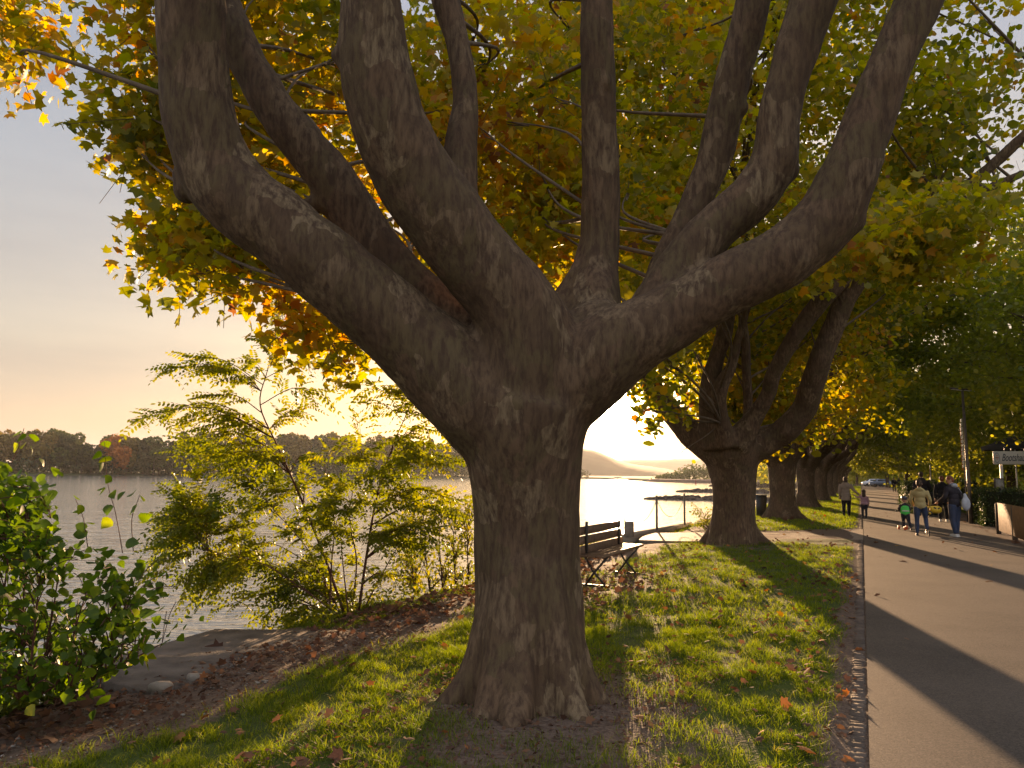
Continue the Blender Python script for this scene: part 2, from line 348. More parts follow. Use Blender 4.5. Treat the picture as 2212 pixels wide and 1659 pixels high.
strip('cross_path', [(18.4, -4.95), (18.5, -4.2), (19.0, -3.2), (21.75, -.03)], [(20.7, -5.35), (21.5, -4.4), (22.6, -3.2), (26.1, -.03)], .016, ASPH2)
# setts along the path edge
KERB = mat('sett_stone', (.105, .078, .06), .85, .25, var=.4, scale=3, bump=.008, bscale=30)
g = G(); s = 1.5
while s < 60:
    dl = random.uniform(.055, .085)*(1 if s < 20 else 2); ww = random.uniform(.085, .11)
    x, y = p2w(s+dl/2, -.085+random.uniform(-.008, .008))
    g.add(*bbox((x, y, -.024+random.uniform(-.006, .006)), (ww, dl, .07), -PA+random.uniform(-.12, .12), random.uniform(-.06, .06), random.uniform(-.05, .05), .012))
    s += dl+random.uniform(.008, .02)
tag(g.build('kerb', KERB, smooth=False), kind='structure')

# ------------------------------------------------------------------ river, far bank, hills
WZ = -1.5
def water_material():
    m = bpy.data.materials.new('river_water'); m.use_nodes = True; nt = m.node_tree; n = nt.nodes; l = nt.links
    b = n['Principled BSDF']; b.inputs['Base Color'].default_value = (.15, .15, .14, 1); b.inputs['Roughness'].default_value = .08; b.inputs['IOR'].default_value = 1.33
    tc = n.new('ShaderNodeTexCoord'); mp = n.new('ShaderNodeMapping'); mp.inputs['Rotation'].default_value = (0, 0, R(-14)); mp.inputs['Scale'].default_value = (.5, 1.3, 1)
    l.new(tc.outputs['Object'], mp.inputs[0])
    a = n.new('ShaderNodeTexNoise'); a.inputs['Scale'].default_value = 1.1; a.inputs['Detail'].default_value = 4; a.inputs['Roughness'].default_value = .55
    c = n.new('ShaderNodeTexNoise'); c.inputs['Scale'].default_value = .12; c.inputs['Detail'].default_value = 3
    for q in (a, c): l.new(mp.outputs[0], q.inputs['Vector'])
    ad = n.new('ShaderNodeMath'); ad.operation = 'MULTIPLY_ADD'; ad.inputs[1].default_value = 1.5; l.new(c.outputs['Fac'], ad.inputs[0]); l.new(a.outputs['Fac'], ad.inputs[2])
    bp = n.new('ShaderNodeBump'); bp.inputs['Strength'].default_value = 1; bp.inputs['Distance'].default_value = .10; l.new(ad.outputs[0], bp.inputs['Height']); l.new(bp.outputs[0], b.inputs['Normal'])
    return m
g = G(); g.add([(-7000, -400, WZ), (7000, -400, WZ), (7000, 7000, WZ), (-7000, 7000, WZ)], np.array([[0, 1, 2, 3]]))
tag(g.build('river', water_material(), smooth=False), kind='structure')
MEADOW = mat('far_meadow', (.07, .08, .035), .95, .1, var=.35, scale=.02)
HILL = mat('hill_wood', (.06, .065, .03), .95, .1, var=.4, scale=.01)
shore = [(-75, 420), (-50, 390), (-34, 400), (-20, 430), (-8, 500), (0, 570), (5.5, 630), (8, 520), (9.8, 450), (11, 425), (15, 420), (20, 430)]
def shore_pt(az):
    A = [q[0] for q in shore]; D = [q[1] for q in shore]; d = np.interp(az, A, D)+3*sin(az*3); return d
g = G(); V = []; azs = np.arange(-75, 20.01, .5)
for a in azs:
    d = shore_pt(a)
    for k, (dd, z) in enumerate(((-2, -1.9), (1, -1.2), (8, -.4), (60, 0), (6400-d, 1))):
        V.append(((d+dd)*sin(R(a)), (d+dd)*cos(R(a)), z))
m_ = 5; idx = np.array([[i*m_+k, (i+1)*m_+k, (i+1)*m_+k+1, i*m_+k+1] for i in range(len(azs)-1) for k in range(m_-1)])
g.add(V, idx); tag(g.build('far_bank', MEADOW), kind='structure')
def hill(name, prof, dist, depth, seed):
    U = np.arange(prof[0][0], prof[-1][0]+1, 6.); vv = np.interp(U, [p[0] for p in prof], [p[1] for p in prof])
    # smooth the profile
    kx = np.ones(7)/7; vv = np.convolve(np.pad(vv, 3, 'edge'), kx, 'valid')
    g = G(); V = []; nr = 15
    for u, v in zip(U, vv):
        r = ray(u, v); hz = math.sqrt(r[0]**2+r[1]**2); z = r[2]/hz*dist+CAMZ; dx, dy = r[0]/hz, r[1]/hz
        for k in range(nr):
            t = k/(nr-1)*2-1          # front foot -> ridge -> back foot
            d = dist+t*depth; f = (1-abs(t))**.8
            zz = z*(f*(3-f)/2)
            zz = zz+zz*.06*mnoise.noise(Vector((dx*30, d*.003, seed)))+ (2.0*mnoise.noise(Vector((dx*d*.05, d*.05, seed))) if f > 0 else 0)
            V.append((dx*d, dy*d, zz if f > 0 else -.5))
    n = len(U); idx = np.array([[i*nr+k, (i+1)*nr+k, (i+1)*nr+k+1, i*nr+k+1] for i in range(n-1) for k in range(nr-1)])
    g.add(V, idx); o = g.build(name, HILL); tag(o, kind='structure'); return o
hill('hill', [(560, 1022), (700, 1005), (900, 972), (1100, 957), (1200, 962), (1262, 968.5), (1292, 976), (1318, 987), (1346, 998), (1400, 1008), (1470, 1017), (1560, 1026)], 2400, 700, 1)
hill('hill', [(1000, 1010), (1200, 999), (1290, 994), (1346, 994.5), (1395, 993), (1485, 991.5), (1620, 989), (1800, 1000), (2000, 1026)], 4600, 900, 5)

# ------------------------------------------------------------------ air
hz_ = bpy.data.materials.new('air_haze'); hz_.use_nodes = True; nt = hz_.node_tree; nt.nodes.remove(nt.nodes['Principled BSDF'])
pv = nt.nodes.new('ShaderNodeVolumePrincipled'); pv.inputs['Color'].default_value = (.84, .83, .85, 1); pv.inputs['Density'].default_value = 1.0e-4; pv.inputs['Anisotropy'].default_value = .35
nt.links.new(pv.outputs[0], nt.nodes['Material Output'].inputs['Volume'])
g = G(); V, F = box((0, 3150, 58), (15600, 7900, 124)); g.add(V, F)
hzo = g.build('haze', hz_, smooth=False); tag(hzo, kind='stuff')

# ------------------------------------------------------------------ leaves
def leaf_tmpl(kind):
    if kind == 'plane':      # five-lobed leaf, stalk end at origin, tip along +y, unit length
        out = [(0, 0), (.22, .02), (.52, .12), (.38, .30), (.60, .62), (.26, .58), (0, 1.0), (-.26, .58), (-.60, .62), (-.38, .30), (-.52, .12), (-.22, .02)]
        V = [(0, .35, 0)]+[(x, y, -.16*abs(x)-.22*(y-.35)**2) for x, y in out]
        F = [[0, 1+i, 1+(i+1) % 12] for i in range(12)]
    elif kind == 'star':     # the same outline with fewer points
        out = [(0, 0), (.5, .2), (.55, .65), (0, 1), (-.55, .65), (-.5, .2)]
        V = [(0, .35, 0)]+[(x, y, -.2*abs(x)-.15*y*y) for x, y in out]
        F = [[0, 1, 2], [0, 2, 3], [0, 3, 4], [0, 4, 5], [0, 5, 6], [0, 6, 1]]
    elif kind == 'poplar':
        out = [(0, 0), (.30, .06), (.48, .28), (.30, .62), (0, 1), (-.30, .62), (-.48, .28), (-.30, .06)]
        V = [(0, .4, 0)]+[(x, y, -.25*abs(x)-.1*y*y) for x, y in out]; F = [[0, 1+i, 1+(i+1) % 8] for i in range(8)]
    elif kind == 'oval':
        V = [(0, 0, 0), (.24, .35, -.04), (.2, .75, -.06), (0, 1, -.12), (-.2, .75, -.06), (-.24, .35, -.04)]; F = [[0, 1, 5], [1, 2, 4], [1, 4, 5], [2, 3, 4]]
    elif kind == 'clump':    # far foliage
        V = [(-.5, 0, 0), (.1, -.4, .1), (.55, .1, -.1), (.2, .5, .1), (-.35, .45, -.05)]; F = [[0, 1, 2], [0, 2, 3], [0, 3, 4]]
    return np.array(V, float), np.array(F)
def rot_frames(N, up=.5, droop=.3, rg=rng):
    """random frames: n normals biased upwards, t tip directions biased down"""
    nn = rg.normal(size=(N, 3)); nn[:, 2] = nn[:, 2]+up*1.5; nn /= np.linalg.norm(nn, axis=1)[:, None]
    t = rg.normal(size=(N, 3)); t[:, 2] -= droop*2; t -= nn*np.sum(t*nn, 1)[:, None]; t /= np.linalg.norm(t, axis=1)[:, None]
    return np.stack([np.cross(t, nn), t, nn], 1)      # rows x,y,z
def scatter(g, pos, size, kind, tint, up=.5, droop=.3, frames=None):
    V, F = leaf_tmpl(kind); N = len(pos)
    fr = rot_frames(N, up, droop) if frames is None else frames
    W = np.einsum('kj,njc->nkc', V, fr)*np.asarray(size)[:, None, None]+pos[:, None, :]
    FF = (F[None]+(np.arange(N)*len(V))[:, None, None]).reshape(-1, 3)
    g.add(W.reshape(-1, 3), FF, np.repeat(tint, len(F)))
def clump_leaves(clumps, n, rad, size, tint_j=.13, flat=.6):
    """clumps: (N,4) x,y,z,tint -> positions, sizes, tints"""
    c = np.repeat(clumps, n, 0); N = len(c)
    q_ = rng.normal(size=(N, 3)); l_ = np.linalg.norm(q_, axis=1)[:, None]; q_ *= np.minimum(1, 2.1/l_)
    p = q_*np.array([1, 1, flat])*rad*.58
    sz = size*np.exp(rng.normal(size=N)*.22)
    return c[:, :3]+p, sz, np.clip(c[:, 3]+rng.normal(size=N)*tint_j, 0, 1)

# ------------------------------------------------------------------ tree builder
def bark_disp(me, amp, base, ribs=True):
    V, N = me_arrays(me); out = V.copy(); bx_, by_ = base
    for i in range(len(V)):
        x, y, z = V[i]; nn = N[i]
        d = mnoise.noise(Vector((x*1.8, y*1.8, z*1.0)))*1.6+mnoise.noise(Vector((x*5, y*5, z*3.2)))*.9+mnoise.noise(Vector((x*17, y*17, z*7)))*.32
        low = max(0, 1-z/1.3)
        if ribs and low > 0 and abs(x-bx_) < 1.5 and abs(y-by_) < 1.5:
            a = math.atan2(y-by_, x-bx_); d += low*1.4*mnoise.noise(Vector((cos(a)*4.2, sin(a)*4.2, z*.7)))
        out[i] = V[i]+nn*(d*amp)
    set_co(me, out)
def limb(L, n=5):
    """(u, v, width_px, depth) -> path with radius"""
    P = np.array([[*at(u, v, d), w_/2/FPX*d] for u, v, w_, d in L]); return catmull(P, n)
def make_tree(name, label, base, limbs, voxel, amp, clumps, nleaf, lrad, lsize, kind='plane', roots=None, extra=None, group=None, flat=.6, lmat=None, twig_r=.03, smooth_it=8, lkeep=None):
    """limbs: list of (m,4) world paths; clumps (N,4)"""
    bx_, by_ = base
    root = empty(name, (bx_, by_, 0), 0, label, 'tree', group)
    g = G()
    for L in limbs: g.add(*tube(L, n=14))
    if extra:
        for c, r in extra: g.add(*ball(c, r, 12, 8))
    if roots:
        r0, r1, k = roots
        for i in range(k):
            a = i*2*pi/k+random.uniform(-.25, .25); q = r1*random.uniform(.85, 1.12)
            P = [(bx_+cos(a)*r0*.35, by_+sin(a)*r0*.35, .95, r0*.5), (bx_+cos(a)*r0*.72, by_+sin(a)*r0*.72, .45, r0*.38), (bx_+cos(a)*(r0*.75+q*.2), by_+sin(a)*(r0*.75+q*.2), .16, r0*.33), (bx_+cos(a)*q, by_+sin(a)*q, -.05, r0*.22), (bx_+cos(a)*q*1.15, by_+sin(a)*q*1.15, -.22, r0*.12)]
            if i == 0: g.add(*tube([(bx_, by_, -.3, r0*1.25), (bx_, by_, .05, r0*1.12), (bx_, by_, .3, r0*.9), (bx_, by_, .6, r0*.7)], n=16))
            g.add(*tube(catmull(P, 4), n=10))
    me = bake_remesh(g, voxel, smooth_it); bark_disp(me, amp, base, bool(roots))
    me.transform(Matrix.Translation((-bx_, -by_, 0))); me.polygons.foreach_set('use_smooth', np.ones(len(me.polygons), bool)); me.materials.append(BARK)
    link('trunk', me, root)
    crown_parts(root, (bx_, by_), limbs, clumps, nleaf, lrad, lsize, kind, flat, lmat, twig_r, lkeep=lkeep)
    return root
def crown_parts(root, base, limbs, clumps, nleaf, lrad, lsize, kind, flat=.6, lmat=None, twig_r=.03, tw_p=.3, lkeep=None):
    off = np.array([base[0], base[1], 0]); g = G()
    pts = np.concatenate([np.asarray(L) for L in limbs])[:, :3]; pts = pts[pts[:, 2] > 2.6]
    for c in clumps:
        d = np.linalg.norm(pts-c[:3], axis=1)+np.maximum(0, pts[:, 2]-c[2]+1.5)*1.1; a = pts[np.argmin(d)]; b = c[:3]; L = np.linalg.norm(b-a)
        cs_ = camspace(c[:3])
        if L > 4.5 or (cs_[2] < 9 and (cs_[1] < -150 or cs_[2] < .5)) or random.random() > (tw_p if not (cs_[0] < 520 and cs_[2] < 10) else (.75 if L < 1.6 else .12)): continue
        mid = (a+b)/2+np.array([random.uniform(-.1, .1)*L, random.uniform(-.1, .1)*L, .0*L])
        r = twig_r*(.35+.22*L)
        g.add(*tube(catmull([(*a, r), (*mid, r*.7), (*b, r*.25)], 5), n=5, cap=False))
        for k in range(3):
            e = b+rng.normal(size=3)*lrad*.55
            g.add(*tube(catmull([(*((mid+b)/2), r*.4), (*b, r*.25), (*e, .003)], 2), n=4, cap=False))
    if g.n: g.V = [v-off for v in g.V]; g.build('branches', TWIG, root)
    p, sz, tn = clump_leaves(clumps, nleaf, lrad, lsize, flat=flat)
    if lkeep is not None: k = lkeep(p); p, sz, tn = p[k], sz[k], tn[k]
    g = G(); scatter(g, p-off, sz, kind, tn); g.build('crown', lmat or LEAF, root, smooth=False, attr='tint')

def shell_clumps(c, rad, n, zmin, tint, tj=.12, inner=.5, keep=None):
    out = []
    while len(out) < n:
        v = rng.normal(size=3); v /= np.linalg.norm(v); q = rng.uniform(inner**2, 1)**.5
        p = np.array(c)+v*np.array(rad)*q
        if p[2] < zmin+rng.uniform(-.5, .5): continue
        if keep and not keep(p): continue
        out.append([*p, np.clip(tint+rng.normal()*tj, 0, 1)])
    return np.array(out)
def camspace(p):
    q = np.asarray(p, float)-np.array([0, 0, CAMZ]); d = q@_f; return 1106+FPX*(q@_rt)/d if d > .1 else 0, 829.5-FPX*(q@_up)/d if d > .1 else 0, d

# ---- the big pollarded plane in front
T1 = (-.0+.13, 5.4); D0 = 5.4
L1 = [limb([(1133, 1530, 285, 5.4), (1135, 1470, 268, 5.4), (1140, 1400, 250, 5.4), (1143, 1300, 240, 5.4), (1140, 1200, 232, 5.4), (1138, 1100, 228, 5.4), (1132, 1010, 245, 5.4), (1130, 930, 275, 5.4), (1140, 860, 280, 5.4)]),
      limb([(1110, 930, 240, 5.4), (1000, 835, 215, 5.35), (900, 740, 190, 5.3), (800, 655, 180, 5.25), (700, 572, 172, 5.2), (610, 502, 162, 5.2), (520, 435, 165, 5.2), (462, 350, 158, 5.2), (430, 230, 152, 5.2), (416, 110, 150, 5.2), (412, 0, 150, 5.2), (405, -180, 140, 5.3), (400, -420, 120, 5.4)]),
      limb([(1090, 840, 160, 5.6), (1030, 765, 150, 5.65), (955, 695, 140, 5.7), (870, 612, 128, 5.75), (800, 520, 118, 5.8), (745, 430, 112, 5.8), (688, 350, 98, 5.8), (612, 258, 92, 5.8), (552, 165, 88, 5.85), (505, 75, 85, 5.9), (458, -30, 80, 6), (400, -170, 75, 6.1), (330, -350, 60, 6.3)]),
      limb([(1130, 900, 240, 5.4), (1140, 760, 230, 5.35), (1108, 655, 195, 5.3), (1030, 565, 180, 5.25), (960, 475, 178, 5.2), (895, 380, 172, 5.15), (845, 280, 172, 5.1), (820, 190, 168, 5.1), (806, 110, 158, 5.1), (802, 0, 136, 5.1), (798, -180, 125, 5.2), (790, -420, 110, 5.2)]),
      limb([(1010, 500, 70, 5.35), (992, 420, 76, 5.4), (994, 330, 72, 5.5), (1005, 220, 63, 5.6), (992, 110, 62, 5.7), (962, 0, 64, 5.8), (925, -160, 58, 5.9), (880, -380, 48, 6)]),
      limb([(1235, 820, 180, 5.5), (1270, 760, 170, 5.6), (1282, 650, 128, 5.75), (1290, 580, 98, 5.85), (1298, 490, 82, 5.9), (1297, 350, 78, 5.9), (1293, 200, 76, 5.9), (1288, 0, 70, 5.9), (1284, -200, 64, 6), (1290, -450, 54, 6)]),
      limb([(1170, 740, 90, 5.6), (1225, 640, 60, 5.75), (1275, 560, 45, 5.85)]),
      limb([(1340, 790, 120, 5.7), (1400, 690, 92, 5.9), (1452, 560, 78, 6), (1500, 440, 68, 6.05), (1545, 330, 76, 6.1), (1575, 200, 80, 6.1), (1608, 80, 82, 6.1), (1632, -20, 80, 6.1), (1665, -180, 74, 6.2), (1720, -420, 62, 6.4)]),
      limb([(1270, 815, 160, 5.4), (1375, 735, 140, 5.45), (1462, 600, 122, 5.5), (1540, 500, 106, 5.5), (1622, 428, 112, 5.5), (1670, 345, 106, 5.5), (1682, 255, 92, 5.5), (1714, 130, 96, 5.55), (1758, 0, 100, 5.6), (1812, -160, 92, 5.7), (1900, -400, 80, 5.9)]),
      limb([(1150, 900, 200, 5.4), (1238, 822, 192, 5.35), (1330, 752, 176, 5.3), (1430, 698, 152, 5.25), (1560, 622, 136, 5.2), (1690, 558, 140, 5.15), (1778, 478, 140, 5.15), (1828, 385, 124, 5.1), (1868, 285, 112, 5.1), (1925, 135, 106, 5.1), (1985, 0, 106, 5.15), (2045, -160, 100, 5.2), (2140, -400, 85, 5.3)])]
EX1 = [(at(405, 412, 5.25), .10), (at(400, 380, 5.25), .09), (at(738, 122, 5.1), .085), (at(668, 448, 5.75), .085), (at(1700, 370, 5.5), .10), (at(1888, 345, 5.05), .085), (at(1838, 475, 5.1), .10), (at(820, 135, 5.1), .2),
       (at(1290, 735, 5.5), .29), (at(1200, 800, 5.45), .36)]
for _ in range(34):          # pruning collars and old wounds
    L = L1[random.randrange(1, len(L1))]; q = L[random.randrange(len(L)//4, len(L)-2)]; v = rng.normal(size=3); v /= np.linalg.norm(v)
    EX1.append((q[:3]+v*q[3]*.86, min(q[3]*.5, random.uniform(.03, .07))))
def keep1(p):
    u, v, d = camspace(p)
    if d < .5: return p[2] > 5.5
    if -300 < u < 2500 and -200 < v < 1700: return d > 9.5 and v < 520 and u > 560
    return d > 6.5 or v < -400 or abs(u-1100) > 1500
cl1 = shell_clumps((T1[0], T1[1], 7.6), (6.2, 6.2, 4.2), 50, 5.6, .5, keep=keep1)
bl = [(-60, 190), (0, 195), (100, 212), (170, 165), (200, 172), (250, 195), (330, 205), (380, 262), (430, 290), (470, 350), (530, 330), (555, 300), (600, 365), (635, 410)]
ex = []
def add_px(n, u0, u1, v0, v1, d0, d1, tint, test=None):
    k = 0
    while k < n:
        u, v, d = rng.uniform(u0, u1), rng.uniform(v0, v1), rng.uniform(d0, d1)
        if test and not test(u, v): continue
        ex.append([*at(u, v, d), np.clip(tint+rng.normal()*.12, 0, 1)]); k += 1
lb = lambda v: np.interp(v, [q[0] for q in bl], [q[1] for q in bl])
add_px(78, 200, 620, -120, 470, 7.2, 9.2, .5, lambda u, v: u > lb(v)+75 and rng.uniform() < .45+(u-lb(v))/300)
add_px(26, 330, 560, 450, 600, 6.6, 8.0, .55, lambda u, v: u > lb(v)+35 and v < 605-.0*(u) and (v < 560 or u < 430))
add_px(4, 540, 600, 575, 600, 7.4, 7.8, .72)
add_px(5, 690, 742, 700, 745, 7, 7.4, .6); add_px(2, 645, 665, 672, 682, 7, 7.2, .6); add_px(5, 1850, 2230, 520, 640, 9, 11, .45)
add_px(12, -130, 70, -150, 165, 7, 8.2, .52)
add_px(120, 420, 1280, -120, 620, 7.5, 12.5, .56, lambda u, v: v < 300+(u-420)*.85)
add_px(60, 880, 1290, 150, 640, 8, 12, .6)
add_px(50, 1240, 1600, -100, 560, 9, 13, .52)
add_px(40, 1480, 2250, 440, 560, 8.6, 11.5, .52, lambda u, v: abs(v-(690-(u-1500)*.42)) < 45)
cl1 = np.vstack([cl1, np.array(ex)]); cl1[:, 3] = np.clip(cl1[:, 3], .34, .8)
t1 = make_tree('plane_tree', 'huge plane tree in the foreground whose thick bare limbs fan out low', T1, L1, .028, .015, cl1, 92, .52, .102, extra=EX1, roots=(.36, .55, 8), group='plane trees along the riverside path', twig_r=.018)

# ---- the second plane
def camv(P):
    q = P-np.array([0, 0, CAMZ]); d = q@_f; return 1106+FPX*(q@_rt)/d, 829.5-FPX*(q@_up)/d, d
LI1 = np.array([(1800, 622), (1850, 572), (1930, 520), (2020, 455), (2110, 385), (2215, 290), (2400, 100)]); LI2 = np.array([(1800, 700), (1830, 640), (1865, 595), (1930, 540), (2010, 480), (2100, 425), (2215, 372), (2400, 300)])
def lk2(P):
    u, v, d = camv(P)
    low = np.interp(u, [1240, 1345, 1362, 1395, 1425, 1450, 1500], [700, 800, 890, 958, 950, 905, 930])   # lowest hanging leaves over the water
    bad = (u > 1200) & (u < 1500) & (v > low)
    bad |= (u > 1200) & (u < 1365) & (v > 870)
    bad |= (u > 1250) & (u < 1480) & (v > 640) & (rng.uniform(size=len(u)) < .62)
    for LL in (LI1, LI2):
        vi = np.interp(u, LL[:, 0], LL[:, 1]); bad |= (u > 1800) & (np.abs(v-vi) < 30) & (d < 17)
    bad |= (u > 1490) & (u < 1930) & (v > 640) & (d < 18.2)
    return ~bad
d2 = 17.5; b2 = gp(1583, 1174)
def l2(L): return limb([(u, v, w_, d2+dd) for u, v, w_, dd in L], 4)
L2 = [l2([(1581, 1190, 118, 0), (1583, 1150, 98, 0), (1585, 1110, 90, 0), (1586, 1060, 92, 0), (1582, 1010, 106, 0), (1578, 975, 125, 0), (1575, 945, 110, 0)]),
      l2([(1570, 985, 90, 0), (1510, 952, 62, 0), (1465, 908, 52, 0), (1425, 860, 46, 0), (1393, 800, 42, 0), (1370, 720, 38, 0), (1360, 600, 34, .2), (1340, 450, 28, .4)]),
      l2([(1545, 965, 60, -.3), (1530, 900, 42, -.4), (1528, 850, 36, -.4), (1536, 815, 40, -.4), (1545, 782, 38, -.4), (1560, 737, 36, -.4), (1568, 700, 34, -.3), (1580, 600, 30, 0), (1560, 450, 26, .5), (1520, 250, 22, 1)]),
      l2([(1565, 960, 60, -.5), (1556, 900, 36, -.7), (1554, 845, 34, -.8), (1580, 790, 26, -.8), (1593, 737, 22, -.8), (1606, 690, 20, -.8), (1625, 600, 18, -.8), (1600, 400, 15, -.8)]),
      l2([(1600, 960, 50, .5), (1616, 900, 26, .6), (1613, 820, 22, .6), (1610, 737, 20, .7), (1606, 650, 18, .8), (1620, 450, 15, 1)]),
      l2([(1590, 960, 70, -.4), (1632, 898, 40, -.6), (1658, 856, 34, -.8), (1668, 815, 34, -1), (1692, 768, 36, -1.2), (1720, 720, 38, -1.4), (1758, 668, 40, -1.6), (1800, 622, 42, -1.8), (1850, 572, 40, -2), (1930, 520, 36, -2.3), (2020, 455, 32, -2.6), (2110, 385, 28, -2.9), (2215, 290, 24, -3.2), (2320, 180, 18, -3.5)]),
      l2([(1590, 985, 80, 0), (1664, 950, 60, -.2), (1700, 925, 56, -.4), (1736, 885, 54, -.6), (1752, 838, 52, -.8), (1768, 790, 50, -1), (1786, 740, 48, -1.1), (1805, 695, 46, -1.2), (1830, 640, 44, -1.3), (1865, 595, 40, -1.4), (1930, 540, 36, -1.5), (2010, 480, 32, -1.6), (2100, 425, 26, -1.7), (2215, 372, 20, -1.9)])]
ex = []
add_px(17, 1375, 1475, 700, 880, 14.5, 18.5, .28); add_px(4, 1392, 1440, 880, 915, 14.5, 16, .28); add_px(3, 1476, 1492, 925, 975, 16, 17, .5); add_px(60, 1500, 1900, 640, 940, 19, 25, .5)
add_px(50, 1300, 1560, 380, 780, 12, 17, .52); add_px(40, 1520, 1700, 690, 960, 18, 22, .5)
def keep2(p):
    u, v, d = camspace(p)
    if v > 880-(u-1350)*.25 and u < 1480: return False
    if 1460 < u < 1960 and v > 640 and d < 19.5: return False
    return not (abs(u-1336) < 60 and v > 820)
cl2 = np.vstack([shell_clumps((b2[0], b2[1], 9.3), (6.4, 6.6, 5.0), 420, 4.9, .46, inner=.62, keep=keep2), np.array(ex)])
make_tree('plane_tree', 'second plane tree along the path, the one casting its shadow across the sunny lawn', (b2[0], b2[1]), L2, .05, .014, cl2, 125, .85, .12, 'star', lkeep=lk2, roots=(.50, .82, 8), group='plane trees along the riverside path', twig_r=.03)

# ---- the rest of the row
def generic_limbs(seed, h=2.2, r=.42, k=8, reach=3.6, top=9.5):
    rd = random.Random(seed); out = [catmull([(0, 0, -.15, r*1.3), (0, 0, .5, r*1.06), (0, 0, 1.2, r), (0, 0, h*.8, r*1.1), (0, 0, h+.3, r*1.2)], 4)]
    for i in range(k):
        a = i*2*pi/k+rd.uniform(-.3, .3); q = reach*rd.uniform(.55, 1.15); rr = r*rd.uniform(.38, .55); ca, sa = cos(a), sin(a)
        P = [(0, 0, h*.8, r*.8), (ca*q*.22, sa*q*.22, h+.35, rr*1.15), (ca*q*.5, sa*q*.5, h+1.2, rr), (ca*q*.66, sa*q*.66, h+2.3, rr*.95), (ca*q*.78+rd.uniform(-.3, .3), sa*q*.78+rd.uniform(-.3, .3), h+4, rr*.8), (ca*q, sa*q, h+6.2, rr*.6), (ca*q*1.15, sa*q*1.15, top, rr*.35)]
        out.append(catmull(P, 4))
        for _ in range(2):
            j = rd.choice([2, 3, 4]); b = P[j]; a2 = a+rd.uniform(-1, 1); l_ = rd.uniform(1.5, 3)
            out.append(catmull([b[:3]+(rr*.45,), (b[0]+cos(a2)*l_*.5, b[1]+sin(a2)*l_*.5, b[2]+l_*.5, rr*.32), (b[0]+cos(a2)*l_, b[1]+sin(a2)*l_, b[2]+l_*1.1, rr*.15)], 3))
    return out
variants = []
RLAB = ['third plane tree along the path, behind the dark litter bin', 'fourth plane tree of the row, trunk half hidden behind the third one', 'fifth plane tree of the row, beyond the fourth trunk',
        'plane tree deep in the row, by the woman in a pale coat']
RPOS = [(30.8, -2.75), (43.3, -2.7), (56, -2.6), (68.5, -2.6), (81, -2.6), (93.5, -2.6), (107, -2.6), (121, -2.6), (136, -2.6)]
for i, (s, o) in enumerate(RPOS):
    x, y = p2w(s, o); lab = RLAB[i] if i < 4 else 'distant plane tree merging into the dark end of the riverside row'
    if i < 2:
        ls = generic_limbs(10+i, 2.3, .47 if i == 0 else .44)
        ls = [np.column_stack([L[:, 0]+x, L[:, 1]+y, L[:, 2:]]) for L in ls]
        cl = shell_clumps((x, y, 9.0), (6.8, 6.6, 5.0), 330, 4.3, .27 if i == 0 else .24, inner=.6, keep=lambda p: p[2] > 7.4-.95*max(0, math.hypot(p[0]-x, p[1]-y)-3.4))
        t = make_tree('plane_tree', lab, (x, y), ls, .07, .018, cl, 120, .9, .125, 'star', roots=(.5, .8, 7), group='plane trees along the riverside path', twig_r=.03, smooth_it=3)
        variants.append(t)
    else:
        t = copy_tree(variants[i % 2]); t.location = (x, y, 0); t.rotation_euler = (0, 0, 1.3*i); t['label'] = lab
# ---- trees on the land side of the path
GPOS = [(31, 10.5, 'green tree reaching into the picture from the right above the fence'), (43, 9.5, 'green tree standing behind the clubhouse sign'), (57, 8.5, 'green tree behind the lamp post on the land side'), (88, 4.3, 'tree with a forked dark trunk right of the far end of the path'),
        (72, 12, 'far green tree on the land side'), (105, 7, 'far green tree on the land side'), (125, 12, 'far green tree on the land side'), (150, 4, 'far green tree on the land side'), (50, 20, 'far green tree on the land side'), (70, 26, 'far green tree on the land side'), (175, -1, 'far green tree on the land side'), (190, 10, 'far green tree on the land side')]
gv = None
for i, (s, o, lab) in enumerate(GPOS):
    x, y = p2w(s, o)
    if gv is None:
        ls = generic_limbs(33, 2.6, .3, 7, 3.0, 9.5); ls = [np.column_stack([L[:, 0]+x, L[:, 1]+y, L[:, 2:]]) for L in ls]
        cl = shell_clumps((x, y, 6.9), (7.2, 7.2, 5.6), 420, 2.3, .4, inner=.55)
        gv = make_tree('park_tree', lab, (x, y), ls, .09, .015, cl, 110, .95, .13, 'star', roots=(.32, .5, 6), group='trees on the land side of the path', lmat=LEAFG, smooth_it=2)
    else:
        t = copy_tree(gv); t.location = (x, y, 0); t.rotation_euler = (0, 0, 1.1*i); q = 1+.12*sin(i*2.3); t.scale = (q, q, q*(1+.05*cos(i))); t['label'] = lab

